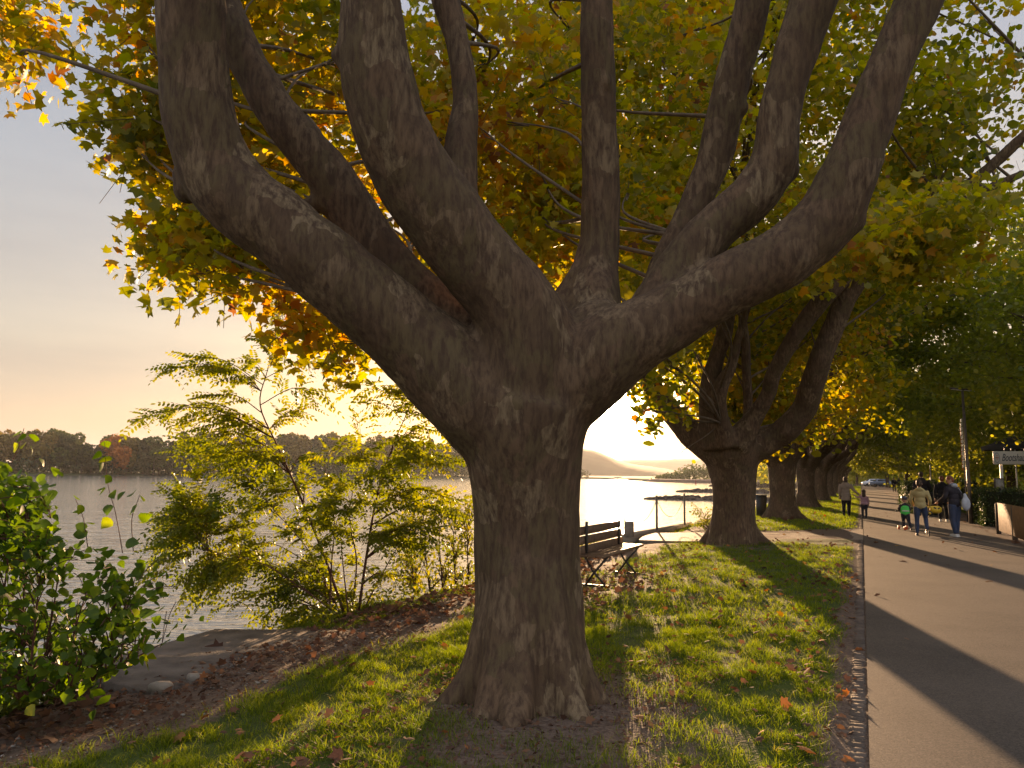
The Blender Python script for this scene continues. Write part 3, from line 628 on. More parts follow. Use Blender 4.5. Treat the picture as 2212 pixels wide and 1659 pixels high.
# ------------------------------------------------------------------ shrubs on the bank
ROB = leaf_mat('robinia_leaf', [(0, (.07, .10, .01)), (.5, (.19, .20, .014)), (.8, (.34, .28, .018)), (1, (.36, .17, .02))], .6, tboost=1.7)
POP = leaf_mat('poplar_leaf', [(0, (.05, .09, .014)), (.6, (.11, .17, .014)), (.9, (.28, .28, .025)), (1, (.45, .30, .03))], .6, tboost=1.7)
LOWS = leaf_mat('low_shrub_leaf', [(0, (.06, .09, .01)), (.5, (.16, .17, .015)), (1, (.36, .30, .02))], .55)
def fronds(g, pos, dirs, length, tint, npair=6):
    """pinnate leaves: pairs of oval leaflets along a drooping midrib"""
    V, F = leaf_tmpl('oval')
    for p, d, L, tn in zip(pos, dirs, length, tint):
        d = d/np.linalg.norm(d); side = np.cross(d, [0, 0, 1.]); side /= np.linalg.norm(side)+1e-9; up = np.cross(side, d)
        rl = rng.uniform(-.9, .9); side, up = side*cos(rl)+up*sin(rl), up*cos(rl)-side*sin(rl)
        mids = []; 
        for k in range(npair+1):
            t = (k+.6)/(npair+.6); q = p+d*L*t+np.array([0, 0, -.28*L*t*t])
            for sg in ((-1, 1) if k < npair else (0,)):
                ld = side*sg*.95+d*.45+np.array([0, 0, -.35]); 
                if sg == 0: ld = d+np.array([0, 0, -.4])
                ld /= np.linalg.norm(ld); n_ = up+rng.normal(size=3)*.35; n_ -= ld*np.dot(ld, n_); n_ /= np.linalg.norm(n_)
                fr = np.stack([np.cross(ld, n_), ld, n_]); sz = .24*L*rng.uniform(.85, 1.15)*(1-.25*t)
                g.add(V @ fr*sz+q, F, tn+rng.normal()*.05)
def shrub(name, label, cat, stems, targets, frondf, matl, smat=STEM, group=None, nper=20, base=None, r0=.018):
    base = stems[0][0][:3] if base is None else base
    root = empty(name, tuple(base), 0, label, cat, group); off = np.array(base); gs = G()
    allp = []
    for L in stems:
        Lc = catmull(L, 5); gs.add(*tube(np.column_stack([Lc[:, :3]-off, Lc[:, 3]]), n=6)); allp.append(Lc)
    allp = np.concatenate(allp); g = G()
    for T in targets:
        tg = np.array(T[:3]); d = np.linalg.norm(allp[:, :3]-tg, axis=1)+1.2*np.maximum(0, allp[:, 2]-tg[2]+.15); a = allp[np.argmin(d)]
        b = a[:3]; Lb = np.linalg.norm(tg-b); mid = (b+tg)/2+np.array([0, 0, .16*Lb]); P = catmull([b, mid, tg], 8)
        rr = np.linspace(min(a[3]*.8, .012+.004*Lb), .0025, len(P)); gs.add(*tube(P-off, rr, n=4, cap=False))
        frondf(g, P, off, T[3] if len(T) > 3 else .4, Lb)
    gs.build('stems', smat, root); g.build('foliage', matl, root, smooth=False, attr='tint'); return root
def rob_f(g, P, off, tn, Lb):
    n = max(6, int(15*min(Lb, 1.6)+5)); pos, dr, ln, tt = [], [], [], []
    ax = P[-1]-P[0]; ax /= np.linalg.norm(ax)
    for k in range(n):
        t = 1-(k/n)**1.0*.75*min(1, 1.3/Lb+.2); q = P[int(t*(len(P)-1))]+rng.normal(size=3)*.02; v = ax*.8+rng.normal(size=3)*np.array([.6, .6, .35])+np.array([0, 0, -.15])
        pos.append(q-off); dr.append(v); ln.append(rng.uniform(.20, .34)); tt.append(tn+rng.normal()*.08)
    fronds(g, pos, dr, ln, tt)
def pxs(L, w0=None): return np.array([[*at(u, v, d), r] for u, v, d, r in L])
rstems = [pxs([(742, 1322, 9.1, 0.0186), (700, 1200, 9.1, 0.0161), (645, 1065, 9.1, 0.0136), (600, 965, 9.1, 0.0105), (562, 875, 9.1, 0.0081), (578, 800, 9.1, 0.0056), (605, 700, 9.1, 0.0025)]),
          pxs([(775, 1318, 9.2, 0.0186), (795, 1180, 9.2, 0.0161), (815, 1070, 9.3, 0.0124), (850, 960, 9.4, 0.0093), (885, 880, 9.5, 0.0050)]),
          pxs([(712, 1325, 9, 0.0124), (716, 1220, 9, 0.0099), (722, 1120, 9, 0.0062), (700, 1000, 9, 0.0037)]),
          pxs([(760, 1322, 9.3, 0.0124), (770, 1210, 9.4, 0.0099), (755, 1110, 9.4, 0.0062), (780, 980, 9.4, 0.0037)]),
          pxs([(728, 1326, 8.9, 0.0112), (650, 1270, 8.8, 0.0081), (560, 1215, 8.7, 0.0050), (450, 1190, 8.6, 0.0031)]),
          pxs([(785, 1316, 9.5, 0.0093), (860, 1180, 9.8, 0.0062), (930, 1090, 10, 0.0037)]),
          pxs([(735, 1322, 9.2, 0.0099), (690, 1240, 9.3, 0.0081), (660, 1180, 9.3, 0.0056), (590, 1100, 9.3, 0.0037)]),
          pxs([(752, 1322, 9.0, 0.0087), (742, 1230, 9.0, 0.0074), (735, 1150, 9.1, 0.0050)])]
rt = []
for u, v in [(640, 672), (600, 710), (570, 745), (385, 780), (350, 800), (420, 800), (480, 795), (520, 820), (450, 850), (285, 905), (330, 890), (380, 910), (440, 920), (500, 900), (690, 850), (720, 800), (745, 830), (660, 880), (770, 905), (800, 870), (840, 850), (870, 850), (900, 880), (930, 890), (970, 930), (560, 930), (620, 900), (540, 780), (655, 745), (590, 690), (620, 740), (930, 850), (900, 925)]:
    rt.append([*at(u+rng.uniform(-8, 8), v+rng.uniform(-8, 8), rng.uniform(8.7, 9.5)), rng.uniform(.35, .6)])
rb = [(950, 385, 980), (1000, 390, 1000), (1060, 345, 1010), (1110, 335, 1000), (1170, 325, 960), (1230, 345, 900), (1290, 460, 760)]
for _ in range(165):
    v = rng.uniform(945, 1290); l_, r_ = np.interp(v, [q[0] for q in rb], [q[1] for q in rb]), np.interp(v, [q[0] for q in rb], [q[2] for q in rb])
    u = rng.uniform(l_, r_)
    if v > 1180 and u > 690 and rng.uniform() < .6: continue
    if 1005 < v < 1060 and rng.uniform() < .35: continue
    rt.append([*at(u, v, rng.uniform(8.3, 10)), rng.uniform(.15, .5)])
for u, v in [(340, 1180), (330, 1215), (345, 1110), (365, 1060), (400, 1270), (430, 1300), (480, 1310), (560, 1330), (620, 1335), (690, 1345)]:
    rt.append([*at(u, v, rng.uniform(8.2, 8.8)), .3])
shrub('robinia_shrub', 'big feathery yellow-green shrub with thin red-brown stems on the bank left of the thick trunk', 'shrub', rstems, rt, rob_f, ROB)

def pop_f(size, kind='poplar', per=16, spread=.05):
    def f(g, P, off, tn, Lb):
        n = max(3, int(per*Lb)); k = rng.uniform(.25, 1, n); q = np.array([P[int(x*(len(P)-1))] for x in k])+rng.normal(size=(n, 3))*spread
        scatter(g, q-off, size*np.exp(rng.normal(size=n)*.22), kind, np.clip(tn+rng.normal(size=n)*.14, 0, 1), up=.25, droop=.55)
    return f
pstems = []
for u, v, u1, v1 in [(-60, 1500, -40, 1000), (0, 1500, 25, 980), (40, 1510, 60, 1040), (90, 1500, 130, 1120), (150, 1480, 265, 1190), (200, 1470, 290, 1180), (120, 1490, 190, 1180), (220, 1460, 350, 1300), (60, 1500, 90, 1120), (-100, 1500, -120, 1050)]:
    d = rng.uniform(4.5, 5.0); v1 += 90; pstems.append(pxs([(u, v, d, .009), ((u*2+u1)/3+rng.uniform(-10, 10), (2*v+v1)/3, d, .007), ((u+2*u1)/3, (v+2*v1)/3, d, .005), (u1, v1, d, .003)]))
for L in ([(265, 1195), (250, 1110), (232, 1040), (226, 955)], [(190, 1185), (180, 1120), (163, 1078)], [(288, 1190), (285, 1120), (302, 1070)], [(25, 1000), (40, 965), (52, 925)], [(110, 1120), (100, 1060), (84, 1030)]):
    pstems.append(pxs([(u, v, 4.7, .0028-.0005*k) for k, (u, v) in enumerate(L)]))
pt = []
pb = [(1030, -120, 45), (1080, -120, 80), (1150, -120, 130), (1210, -120, 235), (1260, -120, 300), (1340, -120, 325), (1400, -120, 320), (1480, -120, 230)]
while len(pt) < 420:
    v = rng.uniform(1035, 1490)**1.0; l_, r_ = -120, np.interp(v, [q[0] for q in pb], [q[2] for q in pb]); u = rng.uniform(l_, r_)
    if v < 1330 and u > 60 and rng.uniform() < .5: continue
    if v > 1350 and u > 180 and rng.uniform() < .4: continue
    pt.append([*at(u, v, rng.uniform(4.3, 5.3)), rng.uniform(.1, .55)])
for u, v in [(340, 1215), (370, 1240), (385, 1265), (330, 1260), (350, 1290), (300, 1230), (380, 1300), (360, 1320), (300, 1330)]: pt.append([*at(u, v, 4.9), .35])
ps = shrub('poplar_bush', 'dense dark green bush with small heart-shaped leaves at the left edge', 'bush', pstems, pt, pop_f(.060, per=26, spread=.06), POP, base=at(60, 1500, 4.8))
# single leaves standing out along the long sprigs
g = G(); P_ = []
for u, v in [(226, 952), (218, 975), (236, 985), (224, 1000), (221, 1030), (240, 1028), (228, 1055), (215, 1060), (243, 1062), (232, 1090), (240, 1120), (165, 1078), (180, 1092), (163, 1108), (178, 1128), (190, 1150), (205, 1130), (268, 1062), (287, 1065), (303, 1070), (288, 1095), (300, 1120), (294, 1090), (45, 930), (58, 940), (75, 938), (52, 960), (70, 975), (30, 970), (84, 1025), (60, 1030), (100, 1040), (120, 1050), (135, 1030), (90, 1000)]: P_.append(at(u, v, 4.7)-at(60, 1500, 4.8))
P_ = np.array(P_); scatter(g, P_, rng.uniform(.055, .085, len(P_)), 'poplar', rng.uniform(.2, .75, len(P_)), up=.1, droop=.6)
g.build('sprig_leaves', POP, ps, smooth=False, attr='tint')

lt = []
for _ in range(150):
    v = rng.uniform(1085, 1265); u = rng.uniform(845+(1265-v)*.05, 1035); lt.append([*at(u, v-(u-930)*.12, rng.uniform(10.2, 12.0)), rng.uniform(.3, .8)])
ls_ = [pxs([(900+k*28, 1285-k*8, 10.8, .012), (890+k*30, 1210-k*10, 11, .008), (880+k*34, 1120, 11.2, .004)]) for k in range(5)]
shrub('low_shrub', 'low sunlit yellow-green shrub squeezed between the feathery shrub and the thick trunk', 'shrub', ls_, lt, pop_f(.055, 'oval', 34, .06), LOWS)
lt = [[*at(rng.uniform(1484, 1550), rng.uniform(1092, 1140), rng.uniform(22.5, 24)), rng.uniform(.3, .7)] for _ in range(40)]
shrub('waterside_shrub', 'small thin shrub by the water left of the second trunk, beyond the chain posts', 'shrub', [pxs([(1530, 1145, 23, .01), (1520, 1110, 23, .006), (1500, 1090, 23, .004)])], lt, pop_f(.06, 'oval', 24, .05), LOWS)

# undergrowth on the lower bank, hiding the waterline at the left
g = G(); n = 9000; s_ = rng.uniform(1.0, 4.3, n); o_ = rng.uniform(-6.7, -5.3, n); x, y = p2w(s_, o_); z = ground_z(s_, o_)+rng.uniform(0, .28, n)**1.0
scatter(g, np.stack([x, y, z], -1), rng.uniform(.04, .09, n), 'oval', rng.uniform(.0, .4, n), up=.5)
n = 5000; s_ = rng.uniform(6.7, 18.5, n); o_ = -5.5-rng.uniform(0, 1.2, n); x, y = p2w(s_, o_); z = ground_z(s_, o_)+rng.uniform(0, .22, n)
scatter(g, np.stack([x, y, z], -1), rng.uniform(.04, .08, n), 'oval', rng.uniform(.2, .8, n), up=.5)
tag(g.build('bank_undergrowth', LOWS, smooth=False, attr='tint'), kind='stuff')

# ------------------------------------------------------------------ grass and fallen leaves
GRASS = leaf_mat('grass_blade', [(0, (.055, .085, .007)), (.5, (.13, .17, .012)), (.85, (.24, .23, .02)), (1, (.36, .28, .10))], .62, .6, 1.9)
def blades(g, s, o, hgt, wid, tint, lean=.5):
    n = len(s); x, y = p2w(s, o); z = ground_z(s, o)+.012*np.array([mnoise.noise(Vector((a*1.7, b*1.7, 0)))*1.8 for a, b in zip(s, o)])
    B = np.stack([x, y, z-.008], -1); a = rng.uniform(0, 2*pi, n); W = np.stack([np.cos(a), np.sin(a), 0*a], -1)*wid[:, None]/2
    b = rng.uniform(0, 2*pi, n); ln = np.stack([np.cos(b), np.sin(b), 0*b], -1)*(hgt*rng.uniform(.1, 1.0, n)*lean*1.6)[:, None]
    up = np.array([0, 0, 1.])*hgt[:, None]
    V = np.stack([B-W, B+W, B+W*.7+ln*.35+up*.6, B-W*.7+ln*.35+up*.6, B+ln+up*.92], 1)
    k = np.arange(n)[:, None]*5
    g.add(V.reshape(-1, 3), [k+np.array([[0, 1, 2, 3]])], tint); g.F.append(k+np.array([[3, 2, 4]])+g.n-len(V.reshape(-1, 3))); g.A.append(np.asarray(tint))
def grow(g, n, s0, s1, h0, h1, w_, o0=-7.0, o1=-.12, p=1.0):
    s = s0+(s1-s0)*rng.uniform(0, 1, n)**p; o = rng.uniform(o0, o1, n)
    clump = np.array([mnoise.noise(Vector((a*2.3, b*2.3, 5))) for a, b in zip(s, o)]); fine = np.array([mnoise.noise(Vector((a*8, b*8, 9))) for a, b in zip(s, o)])
    gm = grass_mask(s, o); k = rng.uniform(0, 1, n) < gm*np.clip(.50+clump*.9+fine*1.1, .03, 1)
    s, o, clump, fine = s[k], o[k], clump[k], fine[k]; m = len(s)
    blades(g, s, o, rng.uniform(h0, h1, m)*(1+.7*np.clip(clump+fine*.6, -.6, 1)), w_*rng.uniform(.7, 1.3, m), np.clip(.42+rng.normal(size=m)*.17+clump*-.15, 0, 1), .9)
g = G()
grow(g, 330000, 2.3, 8, .03, .075, .0042, p=1.25); grow(g, 130000, 8, 19, .035, .08, .007, p=1.2); grow(g, 70000, 22, 60, .05, .09, .018, -5.4, -.15); grow(g, 40000, 60, 160, .06, .12, .05, -5.4, -.15)
n0 = 14000; grow(g, n0, 15, 60, .05, .12, .02, 3.9, 7)
tag(g.build('grass', GRASS, smooth=False, attr='tint'), kind='stuff')

LITTER = leaf_mat('dry_leaf', [(0, (.08, .04, .025)), (.55, (.17, .085, .045)), (.8, (.26, .12, .05)), (.93, (.40, .14, .03)), (1, (.42, .28, .04))], .25, .9, 1.2)
def litter(g, n, s0, s1, o0, o1, size, dens=lambda s, o: np.ones_like(s), lift=.02, t0=0, t1=1):
    s = rng.uniform(s0, s1, n); o = rng.uniform(o0, o1, n); k = rng.uniform(0, 1, n) < dens(s, o); s, o = s[k], o[k]; m = len(s)
    x, y = p2w(s, o); z = ground_z(s, o)+lift+rng.uniform(0, .015, m)+.03*grass_mask(s, o)*(o < -.2)
    fr = rot_frames(m, up=1.6, droop=0); scatter(g, np.stack([x, y, z], -1), size*np.exp(rng.normal(size=m)*.3), 'plane', rng.uniform(t0, t1, m)**1.3, frames=fr)
g = G()
litter(g, 420, 2.3, 9, -4, -.2, .048); litter(g, 480, 8, 20, -4.3, -.2, .06)
litter(g, 2600, 2.0, 8, -5.4, -4.2, .055, lambda s, o: .25+.75*sstep(-o, 4.6, 5.0)*(1-sstep(s, 3.9, 4.4)) + .3*sstep(s, 6.6, 7.2), t1=.75)
litter(g, 1500, 7.5, 16, -5.4, -4.4, .06, t1=.8); litter(g, 500, 8.2, 13, -4.3, -2.7, .06, t1=.8)
litter(g, 420, 2, 14, -.75, -.1, .045, lambda s, o: .3+.7*sstep(o, -.5, -.2)); litter(g, 45, 2, 40, 0, 3.2, .07); litter(g, 180, 16, 40, 3.3, 5, .09); litter(g, 300, 22, 60, -4.5, -.2, .09)
litter(g, 4200, 2.0, 7, -5.3, -3.9, .018, lift=.008, t1=.6); litter(g, 2500, 3.2, 6.5, -3, -1, .02, lift=.006, t1=.6)
tag(g.build('fallen_leaves', LITTER, smooth=False, attr='tint'), kind='stuff')
# pebbles and clods on the dirt
g = G()
for _ in range(1100):
    s, o = random.uniform(2.2, 12), random.uniform(-5.2, -3.9); x, y = p2w(s, o); r = random.uniform(.004, .014)
    g.add(*ball((x, y, float(ground_z(s, o))+r*.4), (r*random.uniform(.8, 1.6), r, r*.6), 5, 4))
tag(g.build('pebbles', CONC), kind='stuff')

# concrete landing slab and the two flat stones beside it
def prism(poly, z0, z1, bev=.015):
    P = np.array(poly, float); c = P.mean(0); n = len(P); g_ = []
    for z, k in ((z0, 0), (z1-bev, 0), (z1, bev)):
        Q = P+(c-P)/np.linalg.norm(c-P, axis=1)[:, None]*k; g_.append(np.column_stack([Q, np.full(n, z)]))
    F = [[k*n+j, k*n+(j+1) % n, k*n+n+(j+1) % n, k*n+n+j] for k in range(2) for j in range(n)]
    return np.concatenate(g_), [np.array(F), (np.arange(n)+2*n)[None, :], np.arange(n)[::-1][None, :]]
DARKC = mat('old_concrete', (.13, .105, .085), .9, .2, var=.35, scale=4, bump=.01, bscale=40)
g = G(); g.add(*prism([p2w(*q) for q in [(4.25, -5.8), (6.05, -6.0), (6.7, -4.65), (6.3, -4.25), (5.2, -4.3), (4.2, -4.7)]], -.6, -.035))
tag(g.build('concrete_slab', DARKC, smooth=False), 'dark weathered concrete slab jutting over the water below the feathery shrub', 'slab')
for (u, v, q, lab) in ((352, 1487, .085, 'small tilted flat stone lying in the dead leaves, nearest the bush'), (428, 1468, .075, 'thin flat stone lying at the near edge of the concrete slab')):
    p = gp(u, v, -.03); a = random.random()*3; g = G(); g.add(*prism([(p[0]+cos(a+k)*q*(1.3 if k % 2 else .9), p[1]+sin(a+k)*q*.7) for k in (0, 1.2, 2.3, 3.6, 5)], -.06, .012))
    tag(g.build('flat_stone', CONC, smooth=False), lab, 'stone')

# quay edge, chain posts, stone block
g = G(); g.add(*prism([p2w(*q) for q in [(17.7, -5.75), (26.5, -5.7), (26.3, -5.25), (20.0, -5.2), (18.2, -5.05)]], -1.8, .03))
tag(g.build('quay_edge', CONC, smooth=False), 'pale concrete edge of the landing by the chain posts', 'quay')
POSTM = mat('galvanised_post', (.22, .19, .16), .55, .5, .4, var=.2)
cf = empty('chain_fence', tuple(gp(1419, 1147)), 0, 'low fence of three thin metal posts with a sagging chain along the water', 'chain fence'); base = np.array(gp(1419, 1147))
posts = [gp(1419, 1147), gp(1479, 1134), np.array([*(gp(1350, 1160)[:2]), 0])]; tops = []
for p in posts:
    g = G(); h = .98; g.add(*tube([(*(p-base), .032), (*(p-base+[0, 0, h]), .032)], n=10)); g.add(*ball(p-base+[0, 0, h], (.036, .036, .02))); g.build('post', POSTM, cf); tops.append(p-base+[0, 0, h-.1])
for a, b in ((tops[0], tops[1]), (tops[2], tops[0])):
    P = []; 
    for k in range(17):
        t = k/16; q = a*(1-t)+b*t; q = q+np.array([0, 0, -.55*4*t*(1-t)]); P.append(q)
    g = G(); g.add(*tube(P, .009, n=5)); g.build('chain', POSTM, cf)
p = gp(1360, 1162); g = G(); g.add(*bbox((p[0], p[1], .2), (.2, .2, .42), -.3, b=.02)); tag(g.build('stone_block', CONC, smooth=False), 'upright square stone block at the end of the paving behind the bench', 'block')

# ------------------------------------------------------------------ bench
WOODB = mat('bench_wood', (.14, .085, .05), .6, .35, var=.35, scale=12, bump=.002, bscale=60); IRON = mat('bench_iron', (.05, .045, .04), .5, .5, .5)
def bench(s0, s1, o):
    x, y = p2w((s0+s1)/2, o); root = empty('park_bench', (x, y, 0), -PA, 'wooden park bench on thin iron legs, half hidden behind the thick trunk', 'bench')   # local +y = along the path, +x = towards the path
    L = s1-s0
    for k, xx in enumerate((.07, .19, .31)):
        g = G(); g.add(*bbox((xx, 0, .44-.0*k), (.105, L, .035), b=.008)); g.build('seat_slat', WOODB, root, smooth=False)
    for k, (xx, z) in enumerate(((-.0, .505), (-.012, .635), (-.024, .765))):
        g = G(); g.add(*bbox((xx, 0, z), (.03, L, .118), b=.008, ry=-.08)); g.build('back_slat', WOODB, root, smooth=False)
    for yy in (-L/2+.28, L/2-.28):
        g = G()
        g.add(*tube([(.33, yy, .41, .016), (.16, yy, .22, .016), (.02, yy, .03, .016)], n=8)); g.add(*tube([(.0, yy, .41, .016), (.12, yy, .22, .016), (.30, yy, .03, .016)], n=8))
        g.build('leg', IRON, root)
        g = G(); g.add(*bbox((.03, yy, .65), (.03, .05, .5), b=.006)); g.add(*bbox((.17, yy, .415), (.36, .05, .02), b=.004)); g.build('bracket', IRON, root, smooth=False)
        g = G(); g.add(*bbox((.16, yy, .02), (.40, .045, .03), b=.006)); g.build('foot_bar', IRON, root, smooth=False)
    return root
bench(10.2, 12.35, -3.60)

# litter bin
BIN = mat('bin_metal', (.03, .035, .035), .5, .5, .3); p = gp(1645, 1117); r_ = empty('litter_bin', tuple(p), 0, 'dark round litter bin standing between the second and third trunks', 'bin')
g = G(); g.add(*tube([(0, 0, .06, .19), (0, 0, .82, .21)], n=20)); g.build('body', BIN, r_); g = G(); g.add(*tube([(0, 0, .82, .225), (0, 0, .86, .225)], n=20)); g.build('rim', BIN, r_); g = G(); g.add(*tube([(0, 0, 0, .05), (0, 0, .06, .05)], n=10)); g.build('foot', BIN, r_)

# ------------------------------------------------------------------ river things
ROCK = mat('groyne_rock', (.10, .075, .055), .9, .2, var=.4, scale=1.5, bump=.03, bscale=8)
def groyne(d, u0, o_end, hgt, lab, wid=3.0):
    a = np.array(at(u0, 1060, d)[:2]); s, o = w2p(*a); pts = []
    root_o = float(bank_o(s)); g = G(); n = int(abs(o-root_o)*16)
    for k in range(n):
        t = random.random(); oo_ = o+(root_o-o)*t; e = min(1, (oo_-o)/5+.25); q = random.gauss(0, wid*.32)*e; x, y = p2w(s+q+2.5*sin(t*3), oo_)
        z = WZ+hgt*e*(1-min(1, abs(q)/(wid*.75)))-.12; r = random.uniform(.25, .6)*min(1, hgt)
        g.add(*ball((x, y, z), (r*random.uniform(.8, 1.4), r, r*.7), 6, 5))
    V = []; 
    for k in range(30):
        t = k/29; oo_ = o+(root_o-o-.5)*t; e = min(1, (oo_-o)/5+.1)
        for dz, dq in ((-.6, -wid), (hgt*e*.55, -wid*.25), (hgt*e*.55, wid*.25), (-.6, wid)):
            x, y = p2w(s+dq+2.5*sin(t*3), oo_); V.append((x, y, WZ+dz))
    g.add(V, np.array([[k*4+j, k*4+j+1, k*4+5+j, k*4+4+j] for k in range(29) for j in range(3)]))
    V = np.concatenate(g.V); c = np.array([*p2w(s, (o+root_o)/2), WZ]); g.V = [v-c for v in g.V]
    ob = g.build('rock_groyne', ROCK, smooth=False); ob.location = c; tag(ob, lab, 'groyne')
groyne(100, 1392, 0, .6, 'nearest low rock groyne running out into the glittering river'); groyne(148, 1462, 0, .7, 'second rock groyne, just above and behind the nearest one', 3.5); groyne(235, 1535, 0, 1.2, 'farthest rock groyne, a thin dark line by the second trunk', 4)
# boats
WHITE = mat('boat_white', (.22, .20, .18), .4, .5); GLASSD = mat('boat_glass', (.03, .035, .04), .1, .6)
def boat(u, v, L, lab, dmax):
    d = min(dmax, (CAMZ-WZ)*FPX/(v-(1010.5+.0122*u))); p = at(u, v, d); r_ = empty('motor_boat', (p[0], p[1], WZ), 0, lab, 'boat')
    g = G(); V = []; n = 9
    for k in range(n):
        t = k/(n-1)*2-1; wq = (1-max(0, -t)**3)*.5*L*.26+.02; x = t*L/2
        V += [(x, -wq*.6, -.25), (x, -wq, .09*L*(1+.35*max(0, -t)**2)), (x, wq, .09*L*(1+.35*max(0, -t)**2)), (x, wq*.6, -.25)]
    F = [[4*k+j, 4*k+4+j, 4*k+4+(j+1) % 4, 4*k+(j+1) % 4] for k in range(n-1) for j in range(4)]; g.add(V, [np.array(F), np.array([[0, 1, 2, 3]]), np.array([[4*n-1, 4*n-2, 4*n-3, 4*n-4]])]); g.build('hull', WHITE, r_, smooth=False)
    g = G(); g.add(*bbox((L*.12, 0, L*.145), (L*.52, L*.2, L*.1), b=.08)); g.build('cabin', WHITE, r_, smooth=False)
    g = G(); g.add(*bbox((L*.12, 0, L*.16), (L*.525, L*.204, L*.045), b=.03)); g.build('window_band', GLASSD, r_, smooth=False)
    g = G(); g.add(*bbox((L*.14, 0, L*.235), (L*.34, L*.16, L*.012), b=.02))
    for a in (-.15, .15):
        for b in (-.07, .07): g.add(*tube([(L*(.14+a), L*b, L*.19, .03), (L*(.14+a), L*b, L*.235, .03)], n=5))
    g.build('canopy', WHITE, r_, smooth=False)
boat(1331, 1034, 9.5, 'white motor cruiser with a cabin out on the river, in the sun glitter', 520); boat(1397, 1037, 3.8, 'smaller motor boat moored farther right near the wooded point', 400)
BUOY = mat('buoy_paint', (.25, .05, .03), .5)
for u, v, lab in ((1422, 1039, 'tiny river buoy just right of the smaller boat'), (1503, 1046, 'tiny river buoy left of the second trunk')):
    d = min(390, (CAMZ-WZ)*FPX/(v-(1010.5+.0122*u))); p = at(u, v, d); g = G(); g.add(*tube([(0, 0, -.2, .35), (0, 0, .3, .35), (0, 0, 1.3, .12), (0, 0, 1.7, .12)], n=8)); o = g.build('buoy', BUOY); o.location = (p[0], p[1], WZ); tag(o, lab, 'buoy')
# white marker board on the far shore
d = 400; p = at(192, 1008, d); g = G(); g.add(*bbox((0, 0, 2.2), (.9, .1, 3.2), b=.03)); g.add(*tube([(0, 0, 0, .08), (0, 0, 1, .08)], n=6)); o = g.build('river_marker', WHITE, smooth=False); o.location = (p[0], p[1], -.6); tag(o, 'small white marker board on the far shore in the gap between the woods', 'marker')

# far trees across the river
def far_crown(seed, h, w_, n, kind=0):
    rg = np.random.default_rng(seed); P = []
    blobs = [(rg.normal()*w_*.22, rg.normal()*w_*.22, h*rg.uniform(.3, .92)) for _ in range(16)]
    if kind == 1: blobs = [(rg.normal()*w_*.08, rg.normal()*w_*.08, h*t) for t in np.linspace(.25, .95, 12)]
    for b in blobs:
        q = rg.normal(size=(n//len(blobs), 3)); q /= np.linalg.norm(q, axis=1)[:, None]; r = w_*.24*rg.uniform(.7, 1.2)*(1.15-.6*b[2]/h if kind == 1 else 1)
        P.append(np.array(b)+q*r*rg.uniform(.75, 1.05, (len(q), 1))*np.array([1, 1, 1.15]))
    P = np.concatenate(P); return P
FARM = {}
def fl(name, c, v=.3):
    return leaf_mat(name, [(0, tuple(x*(1-v) for x in c)), (1, tuple(min(1, x*(1+v)) for x in c))], .25, .7)
FARM = {'green': fl('far_green', (.10, .12, .025)), 'dark': fl('far_dark', (.06, .07, .022)), 'olive': fl('far_olive', (.20, .15, .03)), 'orange': fl('far_orange', (.45, .16, .03)), 'pale': fl('far_pale', (.30, .20, .06))}
protos = {}
def far_tree(u, d, h, w_, col, shape, lab, grp='trees across the river'):
    key = (col, shape)
    az_ = math.atan2(*ray(u, 1010)[:2]); x, y = d*sin(az_), d*cos(az_)
    if key not in protos:
        root = empty('riverbank_tree', (x, y, -.8), 0, lab, 'tree', grp)
        P = far_crown(hash(key) % 1000 if False else len(protos)+3, 18, 12, 2600, shape); g = G(); scatter(g, P, rng.uniform(.7, 1.5, len(P)), 'clump', rng.uniform(0, 1, len(P)), up=.6); g.build('crown', FARM[col], root, smooth=False, attr='tint')
        g = G(); g.add(*tube([(0, 0, 0, .35), (.1, 0, 5, .28), (0, .1, 12, .15)], n=6)); g.build('trunk', TWIG, root); protos[key] = root
    else: root = copy_tree(protos[key]); root['label'] = lab
    root.location = (x, y, -.8); root.rotation_euler = (0, 0, rng.uniform(0, 6)); root.scale = (w_/12, w_/12, h/18)
TL = {'green': 'mid-green tree in the long wood across the river', 'dark': 'dark tree in the long wood across the river', 'olive': 'olive-yellow tree in the long wood across the river', 'pale': 'tall pale autumn tree on the far shore at the left edge', 'orange': 'bright orange tree on the far shore, just right of the gap in the wood'}
for u, d, h, w_, c, k in [(-60, 420, 20, 14, 'pale', 0), (8, 418, 19, 10, 'pale', 0), (-20, 425, 18, 12, 'olive', 0), (38, 420, 17, 12, 'olive', 0), (68, 418, 18.5, 12, 'olive', 0), (92, 424, 18, 9, 'olive', 1), (110, 420, 20, 14, 'green', 0), (128, 424, 19, 12, 'green', 0), (146, 418, 18, 11, 'dark', 0), (164, 421, 18.5, 12, 'green', 0), (176, 418, 14, 9, 'dark', 0), (213, 420, 14, 9, 'dark', 0), (226, 424, 18, 12, 'green', 0)]:
    far_tree(u, d, h, w_, c, k, TL[c])
far_tree(243, 419, 18.5, 11, 'orange', 0, TL['orange']); far_tree(257, 421, 12, 8, 'orange', 0, 'lower orange tree at the foot of the bright orange one on the far shore')
far_tree(222, 414, 9, 9, 'dark', 0, TL['dark']); far_tree(197, 420, 6, 8, 'dark', 0, 'low dark bush tree in the gap of the far wood')
for u in range(272, 400, 12): far_tree(u+rng.uniform(-3, 3), 424+rng.uniform(-5, 8), rng.uniform(15.5, 18.5), rng.uniform(9, 13), ['green', 'dark', 'green', 'olive'][int(rng.integers(4))], int(rng.integers(2)), 'x')
